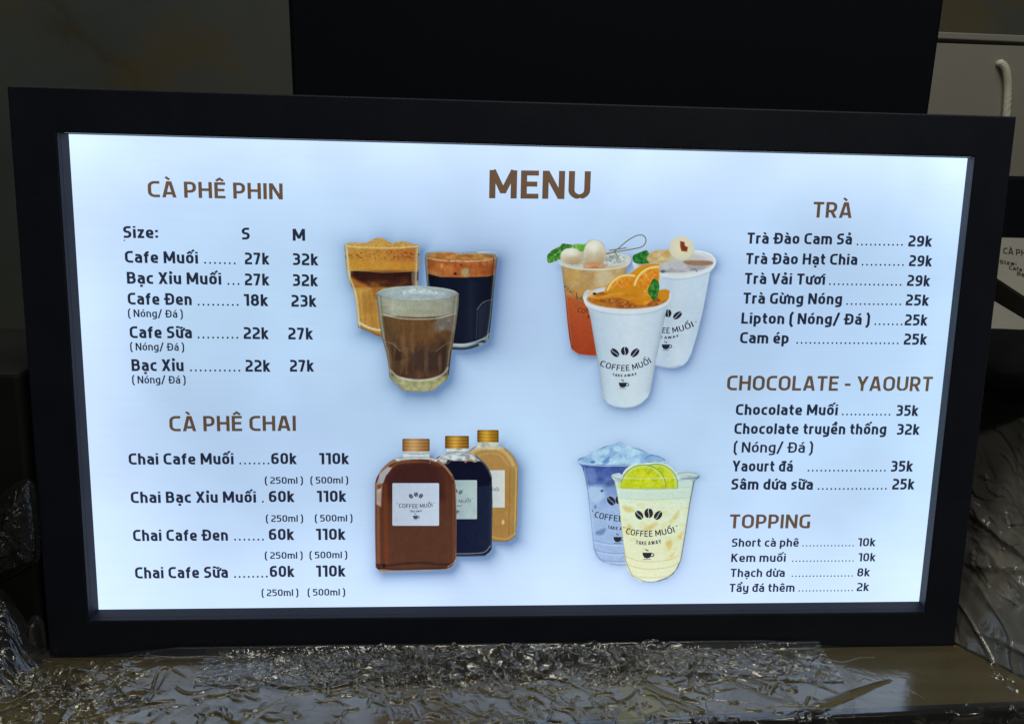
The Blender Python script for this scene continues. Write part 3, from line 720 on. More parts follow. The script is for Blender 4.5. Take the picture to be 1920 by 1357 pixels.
def painted(name, zoom, outline, paint, parent, zoff, step=3.6, label=None):
    """a printed picture cut to its outline: fine grid, each vertex carries the ink painted there"""
    out = np.asarray(outline, float)
    x0, y0 = out.min(0)-2*step; x1, y1 = out.max(0)+2*step
    X, Y = np.meshgrid(np.arange(x0, x1, step), np.arange(y0, y1, step))
    sd = poly_sd(X, Y, out)
    keepv = sd < step*.6
    # pull border points onto the outline
    gyv, gxv = np.gradient(sd, step); near = np.abs(sd) < step*.75
    gl = np.sqrt(gxv**2+gyv**2)+1e-6
    X = np.where(near, X-gxv/gl*sd, X); Y = np.where(near, Y-gyv/gl*sd, Y)
    keep = keepv[:-1, :-1] & keepv[:-1, 1:] & keepv[1:, 1:] & keepv[1:, :-1]
    p = Paint(X, Y); paint(p)
    sdn = int(x0*3+y0) % 997
    lum = p.c.mean(-1, keepdims=True); p.c = (lum+(p.c-lum)*.92)*np.where(lum < 185, .94, 1.0); p.c = np.where(lum < 185, np.clip(100+(p.c-100)*1.10, 14, 255), p.c)
    mot = .55*(fbm(X/46, Y/60, sdn, 4)-.5)+.45*(fbm(X/15, Y/15, sdn+5, 3)-.5)          # the print's own uneven tone
    amp = np.where(lum[..., 0] > 190, .03, .13); p.c = p.c*(1+(amp*mot)[..., None])
    bx, by = board_xy(*zpix(zoom, X, Y))
    P = np.stack([bx, by, np.full_like(bx, -REC+zoff)], -1)[::-1]
    o, used = grid_mesh(name, P, M_PRINT, parent, False, keep[::-1])
    set_ink(o, transmit(np.clip(p.c, 0, 255))[::-1].reshape(-1, 3)[used])
    if label: o['label'] = label
    return o
def drink(name, key, paint, zoff, label, step=3.6): return painted(name, O[key][0], O[key][1], paint, board, zoff, step, label)

def side_shade(p, left, right, strength=.3, width=40):
    """darker edges of a round vessel between two edge polylines"""
    dl = line_d(p.X, p.Y, left); dr = line_d(p.X, p.Y, right)
    p.c = p.c*(1-strength*np.exp(-(dl/width)**1.3)[..., None])*(1-strength*np.exp(-(dr/width)**1.3)[..., None])

# --- coffee glasses
def foam_glass(p):
    p.base((176, 168, 142))
    n = p.n(60, 40, 3); f = p.n(14, 9, 5)
    p.poly([(118, 178), (650, 178), (655, 330), (640, 352), (400, 362), (160, 345), (128, 300)], p.mix((p.X-120)/520+.4*(n-.5), (190, 140, 62), (184, 112, 54)), 6)
    p.over(p.band(270, 345, 30, 14, 390, 280)*.6, (202, 142, 50))
    p.blob([(110, 160), (200, 140), (280, 138), (370, 102), (450, 140), (560, 132), (655, 158), (560, 182), (380, 188), (200, 184)], p.mix(f*1.6-.3, (178, 132, 58), (212, 168, 92)), 8)
    p.over(p.band(196, 262, 20, 6, 390, 280)*np.clip((f-.56)*9, 0, 1)*.75, (112, 62, 26))
    p.poly([(150, 352), (640, 356), (640, 480), (150, 480)], p.mix(p.n(50, 70, 9)*2.4-.8, (58, 34, 32), (104, 58, 36)), 8)
    p.over(p.band(352, 425, 26)*np.clip((p.X-165)/10, 0, 1)*.75, (54, 30, 30))
    p.blob([(150, 400), (210, 430), (280, 460), (340, 530), (290, 540), (180, 500)], (190, 116, 48), 26, .85)
    p.poly([(165, 480), (660, 470), (640, 860), (200, 860)], p.mix((p.Y-480)/300+.5*(p.n(30, 90, 12)-.5), (190, 142, 72), (178, 126, 58)), 24)
    p.blob([(300, 440), (380, 470), (380, 560), (330, 560)], (150, 90, 42), 20, .7)
    for x, w_, c in ((196, 8, (212, 184, 120)), (232, 14, (206, 160, 82)), (300, 10, (164, 112, 48))): p.line([(x-8, 500), (x+10, 730)], c, w_, .7, 10)
    p.curve([(205, 730), (270, 768), (340, 790), (400, 795)], (222, 218, 200), 15, .85, 8)
    p.curve([(205, 770), (280, 805), (380, 840)], (120, 92, 60), 18, .9, 10)
    p.curve([(104, 160), (200, 172), (390, 180), (560, 176), (660, 162)], (226, 210, 168), 7, .8)
    p.curve([(640, 350), (400, 360), (160, 342)], (214, 168, 96), 7, .6)
    for e in ([(106, 160), (122, 380), (166, 484), (184, 560), (206, 770)], [(660, 165), (655, 330), (648, 470)]):
        p.line(e, (96, 92, 74), 5, .7); p.line([(x+(12 if x < 400 else -12), y) for x, y in e], (206, 204, 180), 9, .65, 8)
    p.blob([(606, 370), (640, 360), (636, 450), (612, 460)], (150, 130, 110), 8, .6)
    p.line([(122, 190), (138, 390), (176, 490), (196, 600), (214, 750)], (204, 196, 164), 16, .7, 14); p.line([(640, 190), (636, 460)], (190, 178, 150), 12, .6, 12); p.line([(270, 500), (278, 760)], (206, 156, 84), 16, .5, 12); p.blob([(300, 200), (420, 190), (430, 330), (320, 335)], (206, 150, 70), 60, .35); p.blob([(470, 420), (560, 400), (600, 470), (480, 475)], (96, 56, 42), 40, .4); p.blob([(240, 540), (300, 520), (330, 640), (250, 660)], (150, 98, 46), 50, .5)
    p.grain(.10, 31)
drink('printed_glass', 'foam_glass', foam_glass, .00030, 'printed iced coffee under a golden foam head, in front of the halo')
def black_glass(p):
    p.base((150, 164, 176))
    p.poly([(726, 372), (1226, 380), (1190, 860), (1130, 885), (1000, 900), (900, 900), (740, 880)], p.mix((p.X-730)/480+.25*(p.n(60, 200, 4)-.5), (24, 30, 48), (30, 34, 52)), 6)
    n = p.n(50, 40, 8)
    p.poly([(718, 258), (1238, 258), (1226, 378), (1180, 392), (1000, 400), (820, 396), (724, 372)], p.mix(n*1.4-.2, (172, 88, 44), (206, 128, 66)), 6)
    p.blob([(716, 240), (780, 214), (900, 212), (960, 226), (1080, 222), (1180, 228), (1236, 246), (1150, 272), (980, 282), (800, 272)], p.mix(p.n(40, 16, 6)*1.7-.4, (168, 98, 44), (212, 160, 96)), 6)
    p.curve([(712, 250), (800, 270), (980, 280), (1160, 272), (1240, 250)], (226, 206, 172), 7, .9)
    p.curve([(706, 238), (730, 214), (860, 208)], (150, 166, 172), 5, .8); p.curve([(1100, 212), (1220, 214), (1246, 240)], (226, 234, 234), 9, .85)
    p.ell(1012, 362, 38, 32, (176, 152, 108), 0, 14); p.ell(932, 372, 13, 11, (92, 34, 44)); p.ell(976, 306, 9, 8, (110, 50, 40)); p.ell(800, 368, 26, 14, (196, 150, 84), 0, 14, .8); p.ell(832, 312, 10, 18, (236, 164, 104), 0, 8, .7)
    p.curve([(1096, 640), (1128, 598), (1160, 578), (1206, 566)], (150, 160, 168), 6, .8); p.line([(1098, 640), (1090, 860)], (92, 102, 116), 5, .7)
    p.poly([(1106, 640), (1150, 590), (1204, 574), (1182, 860), (1104, 872)], (62, 70, 86), 10, .45)
    p.curve([(915, 898), (1000, 900), (1090, 880), (1160, 848), (1186, 820)], (206, 216, 222), 13, .9, 6)
    p.curve([(915, 930), (1010, 932), (1100, 905)], (34, 38, 48), 22, .9, 8)
    p.ell(1165, 858, 18, 22, (196, 204, 200), 20, 10, .8); p.ell(1150, 880, 16, 10, (70, 76, 84), 0, 8)
    for dx, c, w_ in ((0, (92, 108, 122), 5), (-13, (196, 208, 216), 8), (-26, (58, 66, 80), 7)):
        p.line([(1246+dx, 255), (1232+dx, 420), (1206+dx, 700), (1184+dx, 850)], c, w_, .75, 6)
    for dx, c in ((2, (120, 132, 140)), (12, (200, 206, 204))): p.line([(706+dx, 255), (718+dx, 420), (726+dx, 480)], c, 7, .7, 6)
    side_shade(p, [(712, 255), (726, 480)], [(1240, 255), (1206, 700), (1180, 860)], .25, 50); p.over(p.band(262, 390, 20)*np.clip((p.n(26, 60, 391)-.5)*4, 0, 1)*.5, (148, 72, 40)); p.over(np.exp(-np.abs(p.X-1050)/40)*p.band(420, 880, 60)*.25, (70, 78, 98))
    p.grain(.06, 37)
drink('printed_glass', 'black_glass', black_glass, .00034, 'printed glass of black coffee with an orange crema')
def milk_glass(p):
    p.base((150, 142, 122))
    n = p.n(60, 90, 21)
    p.poly([(386, 690), (932, 690), (918, 860), (890, 1120), (860, 1150), (660, 1172), (460, 1130), (440, 1060), (412, 900)], p.mix(n*1.7-.35+(p.Y-900)/900, (108, 78, 52), (78, 54, 44)), 10)
    p.blob([(800, 700), (932, 690), (920, 800), (860, 790), (780, 800)], p.mix(p.n(40, 30, 23)*1.6-.3, (112, 102, 98), (146, 136, 128)), 30, .9)
    p.blob([(560, 720), (760, 730), (770, 860), (640, 900), (540, 850)], (112, 76, 46), 60, .7)
    p.blob([(440, 900), (520, 940), (560, 1000), (480, 1020), (450, 960)], (58, 42, 40), 16, .7)
    p.blob([(600, 960), (780, 950), (860, 900), (880, 1000), (820, 1100), (640, 1080)], (66, 50, 48), 40, .75)
    for x, w_, c, a_ in ((566, 9, (134, 104, 76), .6), (700, 14, (84, 62, 54), .5), (618, 10, (100, 74, 58), .5), (530, 8, (104, 78, 62), .5), (780, 12, (70, 54, 50), .6)): p.line([(x, 930), (x+2, 1120)], c, w_, a_, 14)
    p.curve([(412, 880), (470, 900), (520, 950)], (150, 132, 112), 7, .8); p.curve([(905, 880), (850, 905), (790, 950)], (140, 122, 108), 7, .7); p.curve([(520, 950), (566, 930), (620, 948)], (128, 102, 80), 6, .6)
    p.poly([(350, 548), (956, 548), (944, 660), (800, 690), (650, 698), (500, 690), (380, 662)], p.mix(p.n(80, 30, 25)*1.4-.2+(p.Y-560)/300, (168, 172, 160), (156, 152, 134)), 6)
    p.curve([(382, 670), (500, 702), (650, 712), (800, 704), (936, 668)], (206, 206, 190), 8, .8); p.curve([(386, 664), (520, 690), (660, 696)], (120, 112, 90), 5, .6)
    p.ell(650, 518, 304, 54, p.mix(p.n(90, 26, 27)*1.8-.4, (148, 162, 168), (176, 186, 190)), 0, 8)
    p.blob([(540, 500), (640, 476), (700, 484), (820, 510), (840, 524), (680, 520), (560, 526)], p.mix(p.n(24, 14, 29)*2-.5, (164, 176, 184), (206, 214, 220)), 12, .9)
    p.curve([(346, 528), (420, 556), (540, 572), (650, 576), (780, 570), (890, 554), (956, 530)], (124, 134, 132), 5, .7); p.curve([(344, 520), (420, 484), (560, 466), (700, 464), (860, 482), (956, 522)], (206, 214, 210), 5, .7)
    for sgn, e in ((1, [(344, 540), (366, 740), (388, 862), (416, 962), (436, 1140)]), (-1, [(957, 540), (938, 740), (920, 862), (900, 962), (882, 1140)])):
        p.line(e, (112, 116, 108), 5, .7); p.line([(x+sgn*14, y) for x, y in e], (196, 194, 176), 11, .7, 10); p.line([(x+sgn*30, y) for x, y in e], (128, 110, 90), 9, .55, 10)
    p.blob([(440, 1140), (650, 1172), (880, 1130), (868, 1170), (765, 1248), (650, 1258), (545, 1248)], p.mix(p.n(30, 22, 33)*1.8-.4, (150, 144, 104), (182, 178, 136)), 8)
    p.curve([(446, 1090), (500, 1140), (600, 1164), (720, 1164), (830, 1130), (876, 1076)], (206, 206, 192), 15, .85, 8)
    p.curve([(450, 1160), (545, 1240), (650, 1250), (765, 1242), (868, 1165)], (112, 110, 84), 7, .6); p.line([(545, 1180), (560, 1240)], (206, 204, 170), 7, .5, 8); p.line([(760, 1180), (745, 1240)], (120, 116, 84), 7, .5, 8)
    side_shade(p, [(344, 540), (388, 862), (436, 1140)], [(957, 540), (920, 862), (882, 1140)], .22, 50); p.over(np.clip((p.n(34, 130, 411)-.52)*5, 0, 1)*p.band(720, 1120, 60)*.4, (136, 104, 76)); p.over(np.exp(-np.abs(p.X-470)/34)*p.band(560, 690, 14)*.4, (196, 200, 188))
    p.grain(.08, 41)
drink('printed_glass', 'milk_glass', milk_glass, .00042, 'printed latte glass with a pale milk layer, foremost of its group')

# --- takeaway cups of tea
def leaf(pts): return spline(pts, 6)
def cup_logo(zoom, parent, zoff, beans, arc, cap, sub, icon, mat, words=('COFFEE MUỐI', 'TAKE AWAY'), scale=1.0, icon_s=1.0):
    """the coffee-bean emblem with its lettering, bent along the curve of the cup"""
    st = []
    for cx, cy, rx, ry, rot in beans:
        c, n = math.cos(math.radians(rot)), math.sin(math.radians(rot))
        for sg in (-1, 1):
            half = []
            for k in range(13):
                t = math.pi*k/12; half.append((sg*math.sin(t)*rx, -math.cos(t)*ry))
            slit = [(.07*rx*sg+.14*rx*math.sin(math.pi*(1-2*k/6)), ry*.93*(1-2*k/6)) for k in range(7)]
            pl = half[1:-1]+[(x, y) for x, y in slit]
            pl = [(cx+x*c-y*n, cy+x*n+y*c) for x, y in pl]
            ctr = np.mean(pl, 0)
            st.append([[ctr, pl[i], pl[(i+1) % len(pl)]] for i in range(len(pl))])
    objs = []
    w_bx = lambda u, v: board_xy(*zpix(zoom, u, v))
    if st: objs.append(poly_object('bean_emblem', st, w_bx, mat, parent, zoff))
    def bent(s, p0, pm, p1, cp, w, name):
        s_, W = layout(s, w, .14); p0, pm, p1 = map(np.array, (p0, pm, p1)); c = 2*pm-.5*(p0+p1)
        def warp(u, v):
            f = (u/W)[:, None]; P = (1-f)**2*p0+2*f*(1-f)*c+f*f*p1; d = 2*(1-f)*(c-p0)+2*f*(p1-c); d /= np.linalg.norm(d, axis=1)[:, None]
            nrm = np.stack([d[:, 1], -d[:, 0]], -1); Pn = P+nrm*(v*cp)[:, None]; return w_bx(Pn[:, 0], Pn[:, 1])
        objs.append(poly_object(name, s_, warp, mat, parent, zoff))
    if arc: bent(words[0], *arc, cap, .150, 'brand_lettering')
    if sub: bent(words[1], *sub[:3], sub[3], .19, 'sub_lettering')
    if icon:
        ix, iy, r = icon; stc = [[[(ix-r, iy-r*.55), (ix+r, iy-r*.55), (ix+r*.92, iy), (ix+r*.6, iy+r*.55), (ix, iy+r*.72), (ix-r*.6, iy+r*.55), (ix-r*.92, iy)]],
            [[(ix-r*.9, iy+r*.85), (ix+r*.9, iy+r*.85), (ix+r*.8, iy+r*.97), (ix-r*.8, iy+r*.97)]]]
        stc.append([qd for qd in ribbon([(ix+r*.85, iy-r*.35), (ix+r*1.5, iy-r*.35, r*.3), (ix+r*1.45, iy+r*.25, r*.3), (ix+r*.75, iy+r*.3)], r*.2, None)])
        stc.append([qd for qd in ribbon([(ix-r*.35, iy-r*1.35), (ix-r*.15, iy-r*1.15), (ix-r*.1, iy-r*.95)], r*.2, None)]+[qd for qd in ribbon([(ix+r*.05, iy-r*1.2), (ix+r*.25, iy-r*.85)], r*.2, None)])
        objs.append(poly_object('cup_icon', stc, w_bx, mat, parent, zoff))
    return objs

def lychee_ball(p, cx, cy, rx, ry, rot=0):
    d = p.ell_d(cx, cy, rx, ry, rot)
    g = np.clip(((p.X-cx)*.3+(p.Y-cy))/ry*.5+.5+.25*(p.n(30, 30, int(cx))-.5), 0, 1)
    p.over(p.soft(d, 5), p.mix(g, (226, 222, 208), (184, 158, 120)))
    p.ell(cx-rx*.1, cy-ry*.45, rx*.45, ry*.3, (234, 234, 226), rot, 30, .7)
def mint(p, pts, c1=(44, 104, 44), c2=(112, 176, 72), seed=1):
    sd = poly_sd(p.X, p.Y, spline(pts, 6)); p.over(p.soft(sd, 5), p.mix(p.n(14, 14, seed)*2.2-.6, c1, c2))
def tea_cup(p):
    n = p.n(70, 60, 51)
    p.base((204, 206, 202))
    p.poly([(196, 290), (650, 290), (600, 500), (560, 930), (240, 930)], p.mix((p.Y-430)/260+.5*(n-.5), (196, 148, 84), (190, 84, 48)), 10)
    p.poly([(196, 290), (650, 290), (620, 420), (400, 450), (220, 430)], p.mix(p.n(50, 45, 53)*2.2-.6, (188, 150, 96), (204, 180, 136)), 50, .9)
    p.poly([(220, 490), (330, 520), (420, 600), (430, 910), (240, 910)], p.mix((p.Y-520)/380, (194, 92, 50), (176, 68, 40)), 30, .9)
    p.over(np.clip((p.n(9, 9, 57, 2)-.5)*7, 0, 1)*p.soft(line_d(p.X, p.Y, [(214, 440), (280, 480), (340, 528), (380, 540)])-16, 16)*.9, (98, 92, 62))
    p.blob([(430, 330), (540, 330), (560, 400), (470, 430)], (212, 196, 160), 30, .7); p.blob([(230, 320), (300, 310), (330, 380), (250, 400)], (206, 160, 86), 30, .6)
    p.ell(424, 252, 244, 50, (206, 204, 196), -2, 6)
    p.ell(430, 256, 214, 38, p.mix(p.n(24, 18, 55)*2-.5, (170, 176, 178), (216, 220, 216)), -2, 6)
    p.ell(560, 240, 70, 26, p.mix(p.n(16, 12, 59)*2.4-.7, (130, 140, 142), (220, 224, 222)), 0, 8)
    p.ell(420, 288, 70, 18, (196, 112, 60), 0, 14)
    p.curve([(180, 272), (240, 296), (360, 312), (500, 310), (620, 292), (668, 262)], (216, 218, 214), 13, .9, 6); p.curve([(196, 294), (300, 318), (420, 324)], (168, 150, 120), 6, .6)
    side_shade(p, [(196, 300), (232, 660), (262, 860)], [(640, 320), (600, 600)], .16, 16)
    p.line([(212, 330), (246, 660), (268, 830)], (216, 140, 96), 6, .5, 8)
    p.curve([(258, 850), (310, 893), (430, 905)], (206, 150, 120), 8, .6, 8); p.grain(.05, 61)
t1 = drink('printed_cup', 'tea_cup', tea_cup, .00030, 'printed clear cup of orange tea topped with lychees and mint')
# garnish over the rim of the tea cup
painted('garnish', 'tea', spline([(98, 262), (96, 215), (130, 178), (180, 150), (205, 134), (250, 140), (300, 136), (350, 138), (384, 112), (430, 108), (478, 132), (498, 180), (496, 240), (470, 292), (420, 292), (370, 296), (345, 280), (300, 282), (220, 272), (186, 245), (130, 266)], 5),
    lambda p: (p.base((188, 186, 172)), mint(p, [(96, 262), (96, 212), (140, 175), (190, 160), (205, 200), (180, 240), (120, 268)], seed=3), mint(p, [(185, 160), (205, 132), (260, 140), (256, 170), (200, 182)], (38, 92, 40), (88, 150, 66), 4),
               mint(p, [(270, 150), (310, 134), (370, 138), (360, 170), (330, 190), (280, 172)], (92, 160, 56), (136, 200, 86), 5), p.line([(110, 250), (190, 170)], (150, 200, 120), 4, .6), lychee_ball(p, 264, 224, 78, 58, 8), lychee_ball(p, 421, 204, 74, 92, -4), p.ell(412, 276, 66, 16, (214, 146, 96), 0, 12, .8)), t1, .00036)
st_ = []
for pth in ([(500, 208), (560, 186), (640, 120), (700, 84), (742, 76), (768, 92), (772, 124), (742, 158), (650, 178), (560, 192), (500, 204)], [(520, 182), (560, 176), (640, 164)], [(556, 196), (576, 212)]):
    st_.append(ribbon([tuple(q_) for q_ in spline(pth, 6, False)], 7.5, None))
poly_object('bamboo_stick', st_, lambda u, v: board_xy(*zpix('tea', u, v)), print_mat('olive_stick_ink', (122, 116, 76)), t1, .00038)
cup_logo('tea', t1, .00040, [], ((272, 590), (330, 612), (388, 606)), 34, ((360, 640), (375, 646), (390, 650), 18), None, print_mat('brown_logo_ink', (106, 52, 36)), ('" COF', 'T'))

def white_cup(p, lo, hi, xl, xr):
    g = (p.X-xl)/(xr-xl); p.base((0, 0, 0)); p.c[:] = p.mix(np.abs(g-.55)*1.5+.12*(p.n(160, 300, 71)-.5), hi, lo)
def lychee_cup(p):
    white_cup(p, (176, 200, 228), (206, 222, 240), 700, 1220)
    p.over(np.clip((p.X-1100)/160, 0, 1)*.35, (214, 222, 232)); p.over(np.exp(-np.abs(p.X-(930-(p.Y-600)*.06))/70)*.35, (168, 184, 206))
    p.ell(966, 268, 286, 86, (214, 216, 222), 0, 6)
    p.ell(972, 268, 258, 68, p.mix(p.n(60, 30, 73)*1.6-.3, (158, 158, 168), (198, 196, 200)), 0, 8)
    p.ell(1010, 236, 240, 46, (206, 204, 206), 0, 16, .6)
    p.blob([(1036, 254), (1120, 250), (1228, 258), (1216, 282), (1100, 284), (1040, 274)], (160, 122, 96), 8); p.blob([(900, 260), (1000, 250), (1060, 300), (980, 318)], (186, 184, 190), 14)
    p.curve([(1080, 316), (1110, 310), (1124, 326)], (92, 96, 106), 7, .8); p.ell(890, 326, 18, 10, (96, 102, 110), 0, 8)
    p.curve([(884, 352), (1000, 364), (1120, 346), (1210, 312), (1250, 262), (1230, 215), (1160, 188), (1100, 182)], (220, 226, 234), 18, .95, 6)
    p.curve([(890, 372), (1000, 382), (1120, 364), (1206, 332)], (160, 174, 194), 7, .6, 6)
    p.curve([(1216, 335), (1160, 620), (1088, 890), (1040, 962), (980, 986)], (172, 186, 206), 9, .7, 8); p.curve([(850, 972), (930, 986), (1010, 972)], (160, 174, 194), 10, .7, 8); p.grain(.02, 77, 30, 30)
t2 = drink('printed_cup', 'lychee_cup', lychee_cup, .00034, 'printed white cup with two peeled lychees on its rim')
painted('garnish', 'tea', spline([(684, 218), (720, 200), (775, 180), (800, 196), (850, 178), (925, 176), (940, 130), (980, 94), (1030, 84), (1080, 110), (1106, 160), (1096, 215), (1050, 248), (985, 242), (940, 250), (890, 276), (820, 268), (740, 276), (690, 262)], 5),
    lambda p: (p.base((196, 190, 160)), mint(p, [(682, 220), (720, 198), (780, 180), (800, 230), (800, 268), (740, 278), (690, 262)], (34, 104, 46), (72, 148, 72), 6),
               p.ell(862, 226, 84, 48, p.mix(p.n(40, 24, 81)*1.8-.4, (222, 202, 160), (196, 160, 96)), -12, 6), p.ell(905, 205, 34, 24, (206, 158, 96), 0, 18, .6), p.ell(1020, 164, 86, 82, p.mix(p.ell_d(1020, 164, 86, 82)/86+1+.4*(p.n(30, 30, 83)-.5), (226, 216, 176), (212, 206, 186)), 0, 5),
               p.poly([(1008, 118), (1038, 124), (1042, 150), (1062, 160), (1056, 190), (1018, 186), (1010, 160)], (140, 58, 34), 8)), t2, .00037)
cup_logo('tea', t2, .00040, [(926, 614, 23, 28, 8), (990, 628, 21, 36, 52)], ((884, 749), (985, 745), (1104, 704)), 40, ((870, 784), (935, 788), (1002, 774), 17), (910, 842, 28), M_LOGO, ('EE MUỐI', 'E AWAY'))
poly_object('brand_lettering', [[[(1114, 672), (1118, 664), (1120, 676), (1116, 680)]]], lambda u, v: board_xy(*zpix('tea', u, v)), M_LOGO, t2, .0004)
def peach_cup(p):
    white_cup(p, (180, 202, 226), (212, 226, 238), 400, 900)
    p.over(np.clip((p.Y-620)/500, 0, 1)*.3, (196, 212, 232))
    p.ell(644, 520, 302, 84, (214, 220, 228), 0, 5)
    p.ell(650, 516, 280, 66, p.mix(p.n(40, 26, 91)*2-.5, (164, 88, 36), (206, 130, 44)), 0, 6)
    p.blob([(400, 500), (470, 540), (640, 574), (800, 566), (880, 545), (920, 500), (800, 520), (560, 510)], p.mix(p.n(18, 12, 93)*2.2-.6, (150, 76, 34), (200, 132, 66)), 14, .9)
    p.ell(400, 480, 30, 26, (226, 190, 130), 0, 12, .8); p.ell(420, 480, 12, 9, (50, 40, 32))
    p.blob([(860, 460), (920, 450), (940, 480), (920, 520), (870, 520)], (214, 142, 34), 8)
    p.blob([(386, 505), (480, 492), (560, 455), (650, 432), (740, 432), (800, 470), (820, 520), (760, 556), (690, 552), (640, 522), (560, 508), (450, 518)], p.mix(p.n(60, 30, 95)*1.8-.4, (212, 130, 26), (232, 160, 52)), 8)
    p.curve([(460, 520), (560, 510), (640, 524), (700, 552), (760, 560)], (186, 100, 30), 8, .7, 8); p.curve([(480, 500), (600, 470), (700, 462)], (240, 186, 90), 14, .5, 14)
    side_shade(p, [(384, 620), (445, 960), (478, 1180)], [(905, 620), (850, 900), (805, 1140)], .14, 22)
    p.curve([(346, 500), (360, 545), (420, 576), (520, 596), (640, 602), (780, 590), (880, 564), (938, 520), (944, 480)], (220, 226, 232), 22, .95, 6)
    p.curve([(372, 570), (480, 610), (640, 624), (800, 612), (910, 572)], (164, 178, 196), 7, .65, 8); p.curve([(350, 500), (352, 470), (385, 456)], (200, 206, 212), 10, .9)
    p.curve([(480, 1190), (520, 1236), (600, 1258), (690, 1254), (760, 1220)], (170, 184, 204), 10, .7, 10); p.grain(.018, 97, 30, 30)
t3 = drink('printed_cup', 'peach_cup', peach_cup, .00046, 'printed white cup full of peach and orange slices, foremost of the teas')
def orange_bits(p):
    p.base((222, 150, 40))
    def wedge(cx, cy, r, clipx=None):
        d = np.hypot(p.X-cx, (p.Y-cy)); a = np.arctan2(p.Y-cy, p.X-cx)
        p.over(p.soft(d-r, 5), (228, 140, 24)); p.over(p.soft(d-r*.93, 5), (244, 212, 126)); p.over(p.soft(d-r*.84, 6), p.mix(p.n(16, 16, int(cx))*1.8-.4, (222, 120, 26), (240, 166, 60)))
        p.over(p.soft(d-r*.82, 5)*np.clip((np.abs(np.sin(a*3+.4)) < .09)*1.0, 0, 1)*.5, (246, 206, 130))
    m0 = p.c.copy(); wedge(652, 500, 168); left = p.c.copy(); p.c = m0; wedge(850, 452, 178); right = p.c
    sel = (p.soft(np.hypot(p.X-850, p.Y-452)-178, 5))[..., None]; p.c = left*(1-sel)+right*sel
    p.over(p.soft(poly_sd(p.X, p.Y, [(480, 470), (560, 440), (700, 424), (760, 440), (760, 520), (480, 520)]), 12), (218, 142, 36))
painted('garnish', 'tea', np.vstack([spline([(484, 476), (500, 432), (540, 385), (600, 350), (668, 338)], 6, False), spline([(690, 318), (740, 286), (800, 274), (866, 278)], 6, False), [(866, 380), (860, 440), (790, 480), (640, 470)]]), orange_bits, t3, .00049)
painted('mint_leaf', 'tea', spline([(800, 420), (815, 386), (834, 376), (856, 392), (866, 430), (860, 470), (846, 505), (822, 522), (806, 500), (784, 462)], 5),
    lambda p: (p.base((62, 132, 56)), mint(p, [(790, 380), (880, 370), (880, 530), (780, 530)], (36, 108, 44), (92, 160, 72), 7), p.line([(834, 384), (836, 470), (822, 520)], (30, 92, 40), 5, .6)), t3, .00052)
cup_logo('tea', t3, .00055, [(560, 884, 22, 37, -45), (628, 872, 27, 30, 3), (698, 884, 22, 37, 45)], ((454, 972), (640, 1009), (812, 950)), 41, ((540, 1040), (625, 1050), (712, 1036), 18), (614, 1104, 28), M_LOGO)

# --- bottles
def cap_paint(seed, c0, c1, c2, x0, x1, y0, y1, ribs=4):
    def f(p):
        g = (p.X-x0)/(x1-x0); p.base((0, 0, 0)); m = np.exp(-((g-.42)/.22)**2)
        p.c[:] = p.mix(m+.2*(p.n(30, 200, seed)-.5), c0, c1)
        rr = ((p.Y-y0)/(y1-y0)*ribs+.05*np.sin(g*6)) % 1
        p.over(np.exp(-((rr-.5)/.12)**2)*.5, c2); p.over(np.exp(-((rr-.82)/.10)**2)*.5, c1); p.over(np.clip((y0+9-p.Y)/8, 0, 1)*.5, c2)
        side_shade(p, [(x0, y0), (x0, y1)], [(x1, y0), (x1, y1)], .35, 14)
    return f
def label_paint(c0, c1, x0, x1, seed):
    return lambda p: (p.base(c0), p.over((p.X-x0)/(x1-x0)*.8+.3*(p.n(90, 120, seed)-.5), c1), p.grain(.02, seed, 20, 20))
